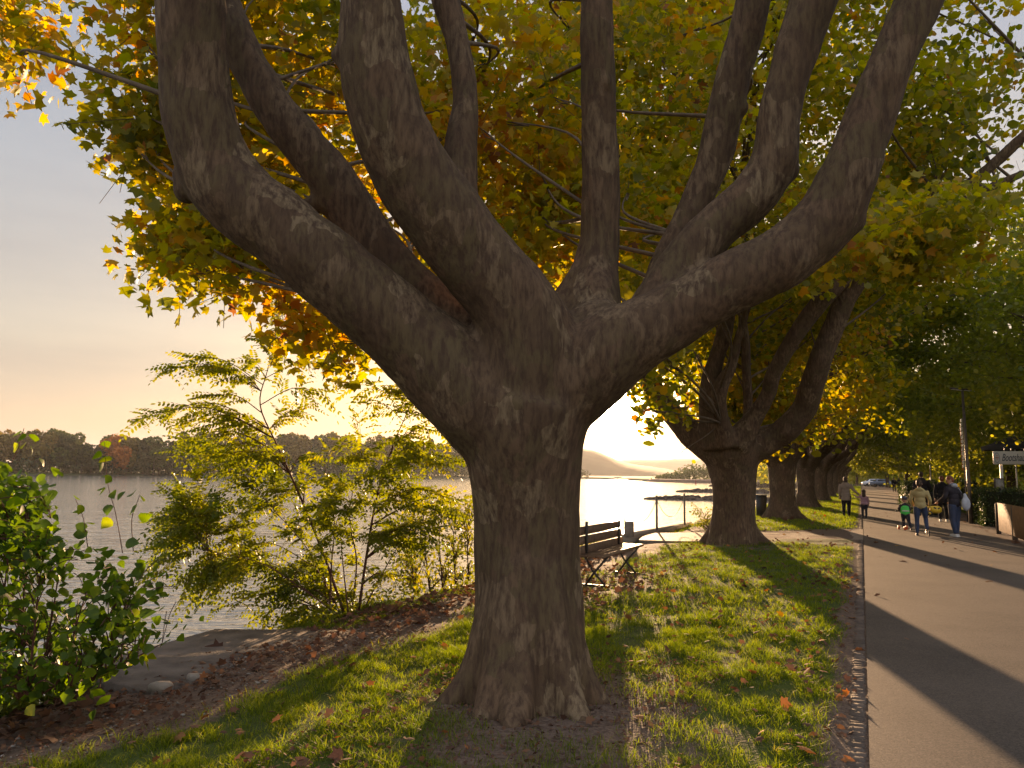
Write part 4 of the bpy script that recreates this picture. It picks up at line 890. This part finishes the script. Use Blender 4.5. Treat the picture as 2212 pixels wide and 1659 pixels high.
for u in range(400, 1030, 15): far_tree(u+rng.uniform(-5, 5), shore_pt(math.degrees(math.atan((u-1106)/FPX)))+22+rng.uniform(-5, 15), rng.uniform(17, 22)*(1+.25*(u-400)/600), rng.uniform(12, 17), ['green', 'dark', 'green', 'olive'][int(rng.integers(4))], int(rng.integers(2)), 'x')
for o in list(C.objects):
    if o.get('label') == 'x':
        k = [q.data.materials[0].name for q in o.children if q.name.startswith('crown')][0].replace('far_', ''); o['label'] = TL[k]
# lower scrub that closes the foot of the far wood
g = G(); P = []
for a in np.arange(-42, 5.5, .08):
    d = shore_pt(a)+rng.uniform(6, 14); k = 26; q = rng.normal(size=(k, 3))*np.array([2.2, 2.2, 2.0]); P.append(q+np.array([d*sin(R(a)), d*cos(R(a)), 1.8+2*abs(mnoise.noise(Vector((a*2, 0, 0))))]))
P = np.concatenate(P); P[:, 2] = np.maximum(P[:, 2], -1); scatter(g, P, rng.uniform(.8, 1.6, len(P)), 'clump', rng.uniform(0, 1, len(P)), up=.6)
tag(g.build('riverside_scrub', FARM['dark'], smooth=False, attr='tint'), kind='stuff')
g = G(); P = []
for u in np.arange(1424, 1700, 1.4):
    top = np.interp(u, [1424, 1440, 1462, 1480, 1500, 1560, 1700], [2.5, 3.6, 4.6, 7.0, 8.2, 7.5, 9]); az_ = math.atan((u-1106)/FPX); d = 432+rng.uniform(0, 14)
    q = rng.normal(size=(34, 3))*np.array([1.8, 1.8, top*.28]); P.append(q+np.array([d*sin(az_), d*cos(az_), top*.5-1+top*.3*mnoise.noise(Vector((u*.09, 0, 0)))]))
P = np.concatenate(P); P[:, 2] = np.maximum(P[:, 2], -1); scatter(g, P, rng.uniform(.6, 1.2, len(P)), 'clump', rng.uniform(0, 1, len(P)), up=.6)
tag(g.build('headland_wood', FARM['green'], smooth=False, attr='tint'), kind='stuff')

# ------------------------------------------------------------------ land side: fence, hedges, sign, lamp
FENCEW = mat('fence_wood', (.17, .082, .026), .65, .3, var=.25, scale=6, bump=.002); POSTD = mat('dark_post', (.07, .055, .045), .7, .3, var=.2)
def slat_fence(s0, s1, o, lab):
    x, y = p2w(s1, o); r_ = empty('slat_fence', (x, y, 0), -PA, lab, 'fence'); L = s1-s0
    g = G(); n = int(L/.12)
    for k in range(n): g.add(*bbox((0, -.12-k*.12, .50), (.03, .062, .80+.01*sin(k*2.1)), b=.006, rz=random.uniform(-.02, .02)))
    g.build('slat_panel', FENCEW, r_, smooth=False)
    for z in (.22, .78): g = G(); g.add(*bbox((.035, -L/2, z), (.04, L, .06), b=.006)); g.build('rail', FENCEW, r_, smooth=False)
    for yy in (0, -2.4, -4.8, -7.2):
        if -yy < L+.1: g = G(); g.add(*tube([(.03 if yy else 0, yy, 0, .065), (.03 if yy else 0, yy, .86, .06), (.03 if yy else 0, yy, .89, .04)], n=12)); g.build('post', POSTD, r_)
slat_fence(16.2, 26.4, 3.55, 'light brown fence of narrow upright slats at the right edge, lit by the sun')
HEDGE = leaf_mat('hedge_leaf', [(0, (.02, .035, .008)), (1, (.06, .085, .015))], .3)
def hedge(name, s0, s1, o0, o1, h, lab, n, cat='hedge', lm=None, sz=.07):
    x, y = p2w(s0, o0); r_ = empty(name, (x, y, 0), -PA, lab, cat); W, L = o1-o0, s1-s0
    P = rng.uniform(0, 1, (n, 3))*np.array([W, L, h]); f = rng.integers(0, 5, n)
    P[f == 0, 0] = 0; P[f == 1, 0] = W; P[f == 2, 1] = 0; P[f >= 3, 2] = h
    P += rng.normal(size=(n, 3))*.045; P[:, 2] = np.abs(P[:, 2])
    g = G(); scatter(g, P, sz*np.exp(rng.normal(size=n)*.3), 'oval', rng.uniform(0, 1, n)); g.build('foliage', lm or HEDGE, r_, smooth=False, attr='tint')
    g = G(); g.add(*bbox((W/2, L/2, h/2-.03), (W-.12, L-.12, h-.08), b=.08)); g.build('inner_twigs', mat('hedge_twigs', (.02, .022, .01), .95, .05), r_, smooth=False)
hedge('hedge', 30.2, 33.0, 3.7, 14, 1.22, 'clipped dark hedge behind the slat fence, under the clubhouse sign', 16000)
hedge('hedge', 38.5, 52, 1.95, 3.1, 1.35, 'dark hedge whose square end stands beside the path behind the boy in yellow', 9000)
hedge('hedge', 60, 110, 6, 7.2, 1.4, 'long low far hedge on the land side', 9000, sz=.13)
# loose shrubbery closing the view under the land side trees
g = G(); P = []
for _ in range(420):
    s = rng.uniform(38, 150); o = rng.uniform(6 if s > 56 else 12, 40) ; 
    if s < 56 and o < 12: continue
    x, y = p2w(s, o); h = rng.uniform(1.2, 4.8); P.append(rng.normal(size=(70, 3))*np.array([1.3, 1.3, h*.33])+np.array([x, y, h*.5]))
P = np.concatenate(P); P[:, 2] = np.abs(P[:, 2]); scatter(g, P, rng.uniform(.18, .42, len(P)), 'clump', rng.uniform(0, 1, len(P)))
tag(g.build('background_shrubbery', LEAFG, smooth=False, attr='tint'), kind='stuff')
# wood closing the far end of the path
g = G(); P = []
for _ in range(500):
    s = rng.uniform(200, 260); o = rng.uniform(-30, 70) if rng.uniform() > .5 else rng.uniform(-4, 40)
    x, y = p2w(s, o); h = rng.uniform(4, 15); P.append(rng.normal(size=(60, 3))*np.array([2.5, 2.5, h*.3])+np.array([x, y, h*.5]))
P = np.concatenate(P); P[:, 2] = np.abs(P[:, 2]); scatter(g, P, rng.uniform(.5, 1.1, len(P)), 'clump', rng.uniform(.3, 1, len(P)))
tag(g.build('distant_wood', LEAFG, smooth=False, attr='tint'), kind='stuff')

# sign
SIGNW = mat('sign_board', (.62, .58, .52), .5, .4); INK = mat('sign_ink', (.10, .10, .11), .6); EMB = mat('emblem_blue', (.25, .28, .33), .5); EMB2 = mat('emblem_pale', (.55, .50, .46), .5); EMB3 = mat('emblem_red', (.38, .20, .17), .5)
pc = at(2146, 1003, 27.0); rz = R(-22)
sg = empty('clubhouse_sign', (pc[0], pc[1], 0), rz, 'white clubhouse sign with script lettering and an oval emblem, on posts above the hedge', 'sign')
H0 = pc[2]; Hs = .46; Ls = 1.75
g = G(); g.add(*bbox((Ls/2, 0, H0+Hs/2), (Ls, .05, Hs), b=.01)); g.build('board', SIGNW, sg, smooth=False)
def text(body, size, loc, mat_, parent, shear=.25, ext=.004, name='lettering', rot=(pi/2, 0, 0)):
    c = bpy.data.curves.new('t', 'FONT'); c.body = body; c.size = size; c.shear = shear; c.extrude = ext; c.offset = .004
    o = bpy.data.objects.new('t', c); C.objects.link(o); dg = bpy.context.evaluated_depsgraph_get(); me = bpy.data.meshes.new_from_object(o.evaluated_get(dg)); bpy.data.objects.remove(o)
    me.materials.append(mat_); t = link(name, me, parent); t.location = loc; t.rotation_euler = rot; return t
tx_ = text('Bootshaus', .36, (.25, -.031, H0+.12), INK, sg, .38); tx_.scale = (.50, 1, 1)
g = G(); V, F = ball((.115, -.027, H0+Hs/2), (.085, .006, .185), 20, 10); g.add(V, F); g.build('emblem', EMB, sg)
g = G(); g.add(*ball((.115, -.031, H0+Hs/2), (.066, .006, .155), 20, 10)); g.build('emblem_ring', EMB2, sg)
g = G(); g.add(*bbox((.115, -.037, H0+Hs/2), (.10, .008, .05), b=.003)); g.add(*tube([(.115, -.036, H0+Hs/2+.05, .02), (.115, -.036, H0+Hs/2+.10, .01)], n=8)); g.add(*tube([(.085, -.036, H0+Hs/2-.08, .01), (.145, -.036, H0+Hs/2-.05, .01)], n=6)); g.build('emblem_band', EMB3, sg)
for xx in (.24, 1.35):
    g = G(); g.add(*bbox((xx, .06, H0/2), (.09, .06, H0), b=.008)); g.build('post', SIGNW, sg, smooth=False)
    g = G(); g.add(*bbox((xx-.12, -.09, 1.36), (.30, .16, .50), b=.02)); q = g.build('notice_box', POSTD, sg, smooth=False)
    g = G(); g.add(*bbox((xx-.12, -.176, 1.36), (.24, .01, .42), b=.004)); g.build('pane', mat('notice_pane', (.22, .20, .17), .3, .5, var=.3, scale=15), q, smooth=False)
for xx in (.35, .55, .95, 1.4): g = G(); g.add(*tube([(xx, .0, H0+Hs-.01, .015), (xx, 0, H0+Hs+.07, .015), (xx, -.1, H0+Hs+.09, .02)], n=6)); g.build('spot_arm', SIGNW, sg)
# parasols of the terrace behind
PAR = mat('parasol_cloth', (.05, .045, .045), .8)
for (u, v, d, r, lab) in ((2192, 965, 33, 1.3, 'dark folded-out terrace parasol behind the clubhouse sign'), (2230, 952, 36, 1.6, 'second dark parasol cut off by the right edge')):
    p = at(u, v, d); rr = empty('parasol', (p[0], p[1], 0), 0, lab, 'parasol'); g = G(); n = 8
    V = [(0, 0, p[2]+.45)]+[(r*cos(k*2*pi/n), r*sin(k*2*pi/n), p[2]) for k in range(n)]+[(r*.97*cos(k*2*pi/n), r*.97*sin(k*2*pi/n), p[2]-.16) for k in range(n)]
    g.add(V, [np.array([[0, 1+k, 1+(k+1) % n] for k in range(n)]), np.array([[1+k, 1+n+k, 1+n+(k+1) % n, 1+(k+1) % n] for k in range(n)])]); g.build('canopy', PAR, rr, smooth=False)
    g = G(); g.add(*tube([(0, 0, 0, .03), (0, 0, p[2]+.5, .03)], n=8)); g.build('pole', SIGNW, rr)
# lamp post
LAMPM = mat('lamp_paint', (.13, .10, .08), .5, .5, .3, var=.2); lb_ = gp(2098, 1131)
lp = empty('street_lamp', tuple(lb_), 0, 'slim street lamp with a long flat T-shaped head, rising beside the hedge', 'street lamp'); d = 27; hh = 4.75
g = G(); g.add(*tube([(0, 0, 0, .07), (0, 0, 1.0, .065), (-.05, 0, hh, .04)], n=12)); g.build('pole', LAMPM, lp)
g = G(); g.add(*bbox((-.25, 0, hh+.06), (.46, .14, .05), b=.015, ry=.12)); g.add(*bbox((.2, 0, hh+.03), (.46, .14, .05), b=.015, ry=.1)); q = g.build('lamp_head', LAMPM, lp, smooth=False)
g = G(); g.add(*bbox((-.25, 0, hh+.028), (.36, .09, .02), b=.005, ry=.12)); g.add(*bbox((.2, 0, hh-.0), (.36, .09, .02), b=.005, ry=.1)); g.build('diffuser', SIGNW, q, smooth=False)
RED = mat('banner_red', (.55, .08, .03), .6)
def banner(u, v, top_v, bot_v, lab, letters=True):
    p = gp(u, v); dd = camspace(p)[2]; z0 = at(u, bot_v, dd)[2]; z1 = at(u, top_v, dd)[2]; wd = .60
    r_ = empty('banner_pole', tuple(p), R(-114.4), lab, 'banner')
    g = G(); g.add(*tube([(.0, .03, 0, .022), (0, .03, z1, .018)], n=8)); g.build('pole', POSTM, r_)
    g = G(); n = 12; hh_ = (z1-z0)/n
    for k in range(n): g.add(*bbox((0, 0, z0+hh_*(k+.5)), (wd, .012, hh_-.035), b=.003))
    g.build('white_panel', SIGNW, r_, smooth=False)
    g = G(); g.add(*bbox((-wd/2-.03, 0, (z0+z1)/2-.2), (.05, .03, (z1-z0)*.86), b=.003)); g.build('red_edge', RED, r_, smooth=False)
banner(2088, 1127, 902, 1012, 'tall narrow white banner with a red edge, in panels, left of the street lamp')
banner(2013, 1090, 1003, 1041, 'smaller sunlit white and red banner farther away, behind the walkers')

# parked cars far off
CARM = [mat('car_silver', (.35, .37, .40), .3, .6, .5), mat('car_white', (.65, .66, .68), .3, .6), mat('car_blue', (.12, .16, .24), .3, .6, .3)]; TYRE = mat('tyre', (.02, .02, .02), .8)
def car(u, v, rz, cm, lab):
    p = gp(u, v); r_ = empty('parked_car', tuple(p), rz, lab, 'car', 'cars parked at the far end of the path')
    side = [(-2.1, .35), (-2.15, .75), (-1.9, .95), (-1.35, 1.0), (-.85, 1.42), (.75, 1.46), (1.45, 1.0), (2.05, .9), (2.15, .6), (2.1, .35)]
    g = G(); n = len(side); V = [(x, y*(.84 if z < 1.1 else .66), z) for y in (-1, 1) for x, z in side]
    g.add(V, [np.array([[k, (k+1) % n, n+(k+1) % n, n+k] for k in range(n)]), np.arange(n)[::-1][None, :], np.arange(n, 2*n)[None, :]]); g.build('body', cm, r_, smooth=False)
    g = G()
    for y in (-.775, .775): g.add(*bbox((-.05, y*.98, 1.2), (1.6, .03, .3), b=.01, rx=.28*np.sign(y)))
    g.add(*bbox((1.12, 0, 1.24), (.04, 1.25, .5), ry=-.98, b=.01)); g.add(*bbox((-1.12, 0, 1.23), (.04, 1.25, .5), ry=.85, b=.01)); g.build('window', GLASSD, r_, smooth=False)
    for x in (-1.35, 1.35):
        for y in (-.82, .82): g = G(); g.add(*tube([(x, y-.1, .32, .32), (x, y+.1, .32, .32)], n=16)); g.build('wheel', TYRE, r_)
car(1975, 1062, R(60), CARM[0], 'silver car parked far behind the walkers'); car(2018, 1068, R(20), CARM[1], 'pale car roof showing between the tall man and the person in black'); car(1905, 1052, R(-10), CARM[2], 'bluish car at the far end of the path'); car(1888, 1051, R(-10), CARM[1], 'white car at the far end of the path, left of the bluish one')

# ------------------------------------------------------------------ people
SKIN = mat('skin', (.42, .24, .17), .6, .3); DARKEYE = mat('eye', (.02, .015, .01), .3)
def cloth(n, c, v=.15): return mat(n, c, .9, .15, var=v, scale=9, bump=.004, bscale=25)
def piece(name, parts, vox, m, parent, sm=3):
    g = G()
    for p in parts: g.add(*p)
    me = bake_remesh(g, vox, sm); me.polygons.foreach_set('use_smooth', np.ones(len(me.polygons), bool)); me.materials.append(m); return link(name, me, parent)
def T(pts, n=10): return tube(catmull(np.array(pts, float), 3), n=n)
def hand(wr, el, side, curl, k):
    """palm, four bent fingers of unequal length and a thumb from the side of the palm"""
    d = wr-el; d = d/np.linalg.norm(d); s = np.cross(d, [0, 1., 0]); s = s/(np.linalg.norm(s)+1e-9); nrm = np.cross(s, d); out = []
    pe = wr+d*.085*k; out.append(T([(*wr, .026*k), (*(wr+d*.045*k), .036*k), (*pe, .032*k)], 8))
    for i, L in enumerate((.066, .078, .072, .058)):
        q = pe+s*(i-1.5)*.020*k; e1 = q+d*L*.5*k+nrm*curl*.02*k; e2 = e1+d*L*.4*k*(1-curl)+nrm*curl*L*.8*k
        out.append(T([(*q, .0095*k), (*e1, .009*k), (*e2, .0075*k)], 6))
    q = wr+d*.035*k-s*.03*k*side; out.append(T([(*q, .012*k), (*(q+d*.03*k-s*.02*k*side), .0105*k), (*(q+d*.055*k-s*.018*k*side+nrm*.01*k), .009*k)], 6)); return out
def person(label, feet, rz, height, top, topc, legc, shoec, hairc, hs=1.0, lean=0.0, yaw=0.0, nod=0.0, J=None, coat=.0, hair='short', hood=None, helmet=None, bulk=1.0, vox=.016, group=None, fr=.09, scarf=None, detail=True):
    k = height/1.75; root = empty('person', tuple(feet), rz, label, 'person', group)
    j = dict(hL=(-.095, 0, .92), hR=(.095, 0, .92), kL=(-.10, .03, .50), kR=(.10, .03, .50), aL=(-.10, -.02, .09), aR=(.10, -.02, .09),
             sL=(-.185, 0, 1.41), sR=(.185, 0, 1.41), eL=(-.245, -.02, 1.13), eR=(.245, -.02, 1.13), wL=(-.25, .06, .88), wR=(.25, .06, .88))
    up = Matrix.Rotation(-lean, 3, 'X')
    def U(p): v = up @ (Vector(p)-Vector((0, 0, .95))); return np.array([v[0], v[1], v[2]+.95])
    for q in ('sL', 'sR', 'eL', 'eR', 'wL', 'wR'): j[q] = U(j[q])
    if J: j.update(J)
    j = {a: np.array(b, float)*k for a, b in j.items()}; B = bulk
    def bl(c, r): c = U(c)*k; return ball(c, np.array(r)*k, 14, 9)
    hc = U((0, .025, 1.50+.125*hs))*k; M = Matrix.Rotation(yaw, 3, 'Z') @ Matrix.Rotation(-nod-lean*.3, 3, 'X'); Mn = np.array(M)
    def H(p): return hc+Mn@(np.array(p)*k*hs)
    def hb(c, r): V, F = ball((0, 0, 0), np.array(r)*k*hs, 14, 10); V = (V+np.array(c)*k*hs)@Mn.T+hc; return V, F
    leg = lambda s, e=0: [T([(*(j['h'+s]), (.095*B+e)*k), (*((j['h'+s]+j['k'+s])/2), (.08*B+e)*k), (*j['k'+s], (.056*B+e)*k), (*((j['k'+s]*.6+j['a'+s]*.4)), (.054*B+e)*k), (*j['a'+s], (.036+e)*k)], 12)]
    arm = lambda s, e=0, cut=1.0: [T([(*(j['s'+s]), (.058*B+e)*k), (*((j['s'+s]+j['e'+s])/2), (.05*B+e)*k), (*j['e'+s], (.042*B+e)*k), (*(j['e'+s]*(1-cut)+j['w'+s]*cut), (.030+e)*k)], 10)]
    tor = lambda e=0: [bl((0, 0, .97), (.155*B+e, .115*B+e, .12+e)), bl((0, 0, 1.12), (.14*B+e, .10*B+e, .15)), bl((0, .0, 1.30), (.17*B+e, .112*B+e, .15)), T([(*(j['sL']*.92), (.065+e)*k), (*(U((0, -.01, 1.44))*k), (.075+e)*k), (*(j['sR']*.92), (.065+e)*k)], 10)]
    body = tor()+leg('L')+leg('R')+arm('L')+arm('R')+[T([(*(U((0, 0, 1.42))*k), .06*k), (*(hc-Mn@np.array([0, .02, .08])*k*hs), .052*k)], 10), hb((0, 0, .01), (.076, .094, .108)), hb((0, .03, -.06), (.056, .058, .055)), hb((0, .098, -.015), (.013, .02, .022)), hb((0, .088, -.062), (.024, .012, .009)), hb((-.078, -.005, -.01), (.012, .02, .03)), hb((.078, -.005, -.01), (.012, .02, .03))]
    if detail:
        for s, sd_ in (('L', -1), ('R', 1)): body += hand(j['w'+s], j['e'+s], sd_, .45, k)
    for s in 'LR': body.append(T([(*(j['a'+s]-np.array([0, .04, .04])*k), .034*k), (*(j['a'+s]+np.array([0, .10, -.06])*k), .03*k)], 8))
    piece('body', body, (.011 if detail else .03)*max(k, .7), SKIN, root, 2)
    if detail:
        g = G()
        for x in (-.03, .03): g.add(*ball(H((x, .084, .012)), .011*k*hs, 8, 6))
        g.build('eyes', DARKEYE, root)
    jk = tor(.022)+arm('L', .016, .97)+arm('R', .016, .97)
    if coat: jk += [T([(*(U((0, 0, 1.0))*k), .165*k*B), (0, -.01*k, (1.0-coat)*k, .175*k*B)], 14)]
    else: jk += [T([(*(U((-.06, 0, 1.05))*k), .11*k*B), (-.06*k, 0, .88*k, .115*k*B)], 12), T([(*(U((.06, 0, 1.05))*k), .11*k*B), (.06*k, 0, .88*k, .115*k*B)], 12)]
    jk += [T([(*(U((0, -.005, 1.44))*k), .085*k), (*(U((0, 0, 1.50))*k), .068*k)], 10)]
    if hood: jk += [ball(U((0, -.075, 1.46))*k, np.array([.105, .06, .07])*k)]
    piece(top, jk, vox*max(k, .7), topc, root)
    piece('trousers', leg('L', .014)+leg('R', .014)+[bl((0, 0, .95), (.16*B, .12*B, .09))], vox*max(k, .7), legc, root)
    for s in 'LR':
        a = j['a'+s]; t = np.array([0, .17, -.045])*k
        piece('shoe', [T([(*(a+np.array([0, -.045, -.04])*k), .042*k), (*(a+np.array([0, .03, -.04])*k), .046*k), (*(a+t), .036*k)], 10), bbox(a+np.array([0, .055, -.078])*k, (.085*k, .28*k, .022*k), b=.008)], .012*max(k, .7), shoec, root, 2)
    if helmet:
        piece('helmet', [hb((0, -.012, .055), (.098, .118, .085)), hb((0, .0, .03), (.10, .12, .05))], .012, helmet, root, 2)
    elif hair:
        hp = [hb((0, -.018, .038), (.086, .10, .092)), hb((0, -.045, -.01), (.078, .068, .085))]
        if hair == 'long': hp += [hb((0, -.07, -.10), (.08, .045, .13)), hb((0, -.075, -.2), (.065, .035, .10))]
        piece('hair', hp, .012*max(k, .7), hairc, root, 2)
    return root, k, j, U
navy = cloth('dark_jacket', (.035, .03, .035)); black = cloth('black_cloth', (.015, .014, .015)); denim = cloth('denim', (.05, .065, .11)); dgrey = cloth('grey_trousers', (.035, .035, .045))
beige = cloth('beige_hoodie', (.42, .33, .15)); brownh = mat('brown_hair', (.05, .028, .018), .6, var=.3, scale=40); redh = mat('auburn_hair', (.16, .05, .022), .55, var=.3, scale=40); whiteshoe = mat('white_shoe', (.6, .57, .52), .6); blackshoe = mat('black_shoe', (.03, .03, .03), .6)
pale = cloth('pale_coat', (.26, .21, .17)); pinkc = cloth('pink_jacket', (.34, .20, .24)); green = cloth('safety_vest', (.10, .62, .12)); greyc = cloth('grey_cloth', (.32, .33, .36)); helm = mat('helmet_shell', (.03, .035, .06), .25, .6)
# boy in beige hoodie on a kick scooter
f = gp(1991, 1158); py = person('boy in a yellow-beige hooded jacket and jeans pushing off on a kick scooter', f, -PA, 1.52, 'jacket', beige, denim, blackshoe, brownh, hs=1.08, hood=True,
    J=dict(kR=(.14, .10, .55), aR=(.16, -.02, .22), aL=(-.12, 0, .09), kL=(-.11, .04, .5), eR=(.28, .0, 1.12), wR=(.27, .16, .95), wL=(-.2, .22, .98), eL=(-.26, .03, 1.13)), bulk=1.0)
SCM = mat('scooter_metal', (.06, .06, .065), .4, .5, .6)
def scooter(loc, rz, h, L, mat_, wheelm, label, wr=.06, two=False, ww=.03):
    r_ = empty('kick_scooter', tuple(loc), rz, label, 'scooter')
    g = G(); g.add(*bbox((0, 0, wr+.015), (.11, L*.7, .02), b=.006)); g.build('deck', mat_, r_, smooth=False)
    g = G(); g.add(*tube([(0, L*.42, wr, .017), (0, L*.36, h, .014)], n=8)); g.build('stem', mat_, r_)
    g = G(); g.add(*tube([(-.19, L*.36, h, .014), (.19, L*.36, h, .014)], n=8)); g.build('handlebar', mat_, r_)
    for (x, y) in (((-.11, L*.42), (.11, L*.42), (0, -L*.42)) if two else ((0, L*.45), (0, -L*.42))):
        g = G(); g.add(*tube([(x-ww/2, y, wr, wr*.75), (x-ww*.35, y, wr, wr), (x+ww*.35, y, wr, wr), (x+ww/2, y, wr, wr*.75)], n=20)); g.build('wheel', wheelm, r_)
scooter(f+np.array([*(PO*.16), 0])+np.array([*(PS*.12), 0]), -PA, .86, .8, SCM, TYRE, 'dark kick scooter under the right foot of the boy in beige', .09)
# toddler with helmet and green vest
f = gp(1957, 1146); r_, k, j, U = person('small child in a dark helmet and bright green safety vest riding a scooter', f, -PA+.1, .95, 'sweater', navy, dgrey, blackshoe, brownh, hs=1.62, helmet=helm, lean=.12,
    J=dict(kR=(.16, -.05, .5), aR=(.24, -.2, .12), aL=(-.08, .05, .2), kL=(-.09, .12, .55), eL=(-.30, .06, 1.16), wL=(-.28, .28, 1.08), eR=(.28, .06, 1.16), wR=(.22, .28, 1.08)), bulk=1.35)
B = 1.35; e = .04
vp = [ball(U((0, 0, .99))*k, np.array([.155*B+e, .115*B+e, .17])*k, 14, 9), ball(U((0, 0, 1.15))*k, np.array([.14*B+e+.01, .10*B+e, .18])*k, 14, 9), ball(U((0, 0, 1.29))*k, np.array([.17*B+e-.03, .112*B+e, .14])*k, 14, 9)]
vst = piece('vest', vp, .012, green, r_)
g = G(); bk = U((0, -.215, 1.06))*k; g.add(*bbox(bk, (.22*k*1.6, .01, .035), b=.003)); g.build('reflective_band', whiteshoe, vst, smooth=False)
ORG = mat('orange_wheel', (.75, .16, .05), .45); scooter(f+np.array([*(PS*.12), 0])-np.array([*(PO*.05), 0]), -PA+.1, .56, .5, SCM, ORG, 'little three-wheeled scooter with orange wheels under the child in the green vest', .065, True, .055)
# woman with the pale bag
f = gp(2066, 1160); rzw = R(22); wm, k, j, U = person('woman with auburn hair, dark jacket and blue jeans turning her face left', f, rzw, 1.66, 'jacket', navy, denim, whiteshoe, redh, lean=.14, yaw=R(52), nod=.3, hood=True,
    J=dict(eL=(-.27, .10, 1.12), wL=(-.24, .34, .98), kL=(-.08, .03, .5), aL=(-.06, -.03, .09), aR=(.08, .03, .09), eR=(.27, .02, 1.13), wR=(.16, .2, 1.0)), bulk=1.1)
hoodp = piece('hood', [ball(U((0, -.09, 1.45))*k, np.array([.12, .07, .07])*k), ball(U((0, -.03, 1.49))*k, np.array([.10, .08, .035])*k)], .014, greyc, wm)
c = cos(rzw); s_ = sin(rzw)
def wl(p, f=f, c=c, s_=s_): p = np.array(p); return f+np.array([p[0]*c-p[1]*s_, p[0]*s_+p[1]*c, p[2]])
g = G(); bgm = cloth('pale_bag_cloth', (.40, .41, .44)); br = empty('drawstring_bag', tuple(wl((.12, -.24, .78))), rzw, 'pale grey drawstring bag hanging on the back of the woman with auburn hair', 'bag')
piece('sack', [ball((0, 0, .12), (.15, .085, .19), 14, 10), T([(0, 0, .2, .09), (0, .02, .40, .03)], 10)], .014, bgm, br)
g = G(); g.add(*tube(catmull([(-.05, .05, .40, .006), (-.15, .17, .62, .006), (-.22, .30, .45, .006), (-.16, .34, .22, .006), (-.05, .1, .02, .006)], 5), n=6)); g.build('strap', bgm, br)
YEL = mat('yellow_plastic', (.72, .46, .03), .4, .5); ty = empty('toy_vehicle', tuple(wl((-.42, .42, .62))), R(-10), 'bright yellow plastic toy held in front of the woman with auburn hair', 'toy')
g = G(); g.add(*bbox((-.17, 0, .12), (.17, .2, .22), b=.04)); g.add(*bbox((.13, 0, .10), (.28, .2, .2), b=.05)); g.add(*bbox((-.02, 0, .16), (.2, .14, .05), b=.015)); tb = g.build('body', YEL, ty, smooth=False)
g = G(); g.add(*bbox((.09, -.10, .15), (.07, .02, .04), b=.008, ry=.4)); g.add(*bbox((.19, -.10, .14), (.06, .02, .035), b=.008, ry=-.4)); g.build('opening', blackshoe, tb, smooth=False)
g = G(); g.add(*tube([(-.05, -.11, 0, .065), (-.05, -.05, 0, .065)], n=16)); wq = g.build('wheel', TYRE, ty); g = G(); g.add(*tube([(-.05, -.115, 0, .032), (-.05, -.108, 0, .032)], n=12)); g.build('hub', YEL, wq)
# the others
f = gp(1994, 1115.5); person('tall man in a dark hooded coat walking away just beyond the boy in beige', f, -PA, 1.86, 'coat', navy, black, blackshoe, brownh, coat=.12, bulk=1.22, J=dict(aR=(.12, .12, .09), aL=(-.12, -.2, .12), kL=(-.11, -.02, .5), wR=(.24, .25, .98), eR=(.28, .02, 1.14), wL=(-.16, .26, .98), eL=(-.27, .02, 1.14)))
f2 = gp(2020, 1116.5); st = empty('stroller', tuple(f2), -PA, 'dark stroller pushed along beside the tall man', 'stroller')
piece('seat', [ball((0, .05, .55), (.2, .24, .17), 12, 8), ball((0, -.06, .78), (.2, .16, .2), 12, 8)], .02, black, st); g = G()
for x in (-.2, .2): g.add(*tube([(x, .3, .12, .013), (x, -.05, .55, .013), (x, -.38, 1.0, .013)], n=6)); g.add(*tube([(x, -.3, .12, .013), (x, .05, .55, .013)], n=6))
g.add(*tube([(-.2, -.38, 1.0, .015), (.2, -.38, 1.0, .015)], n=6)); g.build('frame', SCM, st)
for x in (-.23, .23):
    for y in (-.3, .3): g = G(); g.add(*tube([(x-.02, y, .12, .12), (x+.02, y, .12, .12)], n=18)); g.build('wheel', TYRE, st)
f = gp(2039, 1127); person('person in a long black coat with reddish hair, left of the woman in jeans', f, -PA, 1.68, 'coat', black, black, whiteshoe, redh, coat=.3, bulk=1.1, J=dict(aR=(.12, .14, .09), aL=(-.12, -.1, .1)), yaw=.2)
f = gp(1829, 1117.5); person('woman in a pale coat by the trunk row holding the hand of a child', f, -PA-.1, 1.62, 'coat', pale, black, blackshoe, brownh, coat=.28, bulk=1.15, J=dict(eR=(.32, .0, 1.16), wR=(.52, .02, .98)), hair='long')
f = gp(1868, 1120); person('little girl with long dark hair and a pinkish jacket holding a grown-up hand', f, -PA-.1, 1.05, 'jacket', pinkc, dgrey, blackshoe, brownh, hs=1.5, hair='long', coat=.12, bulk=1.2, J=dict(eL=(-.38, .0, 1.35), wL=(-.56, .0, 1.50)))
for (u, v, h, tc_, lab) in ((1932, 1063, 1.72, black, 'distant walker dressed in black in the middle of the path'), (1943, 1060, 1.7, navy, 'distant walker right behind the one in black, near the hedge end'), (1957, 1058.5, 1.72, dgrey, 'distant dark walker above the hedge end beside the path')):
    f = gp(u, v); person(lab, f, -PA, h, 'coat', tc_, black, blackshoe, brownh, coat=.1, vox=.035, detail=False, J=dict(aR=(.12, .15, .09), aL=(-.12, -.12, .1)))
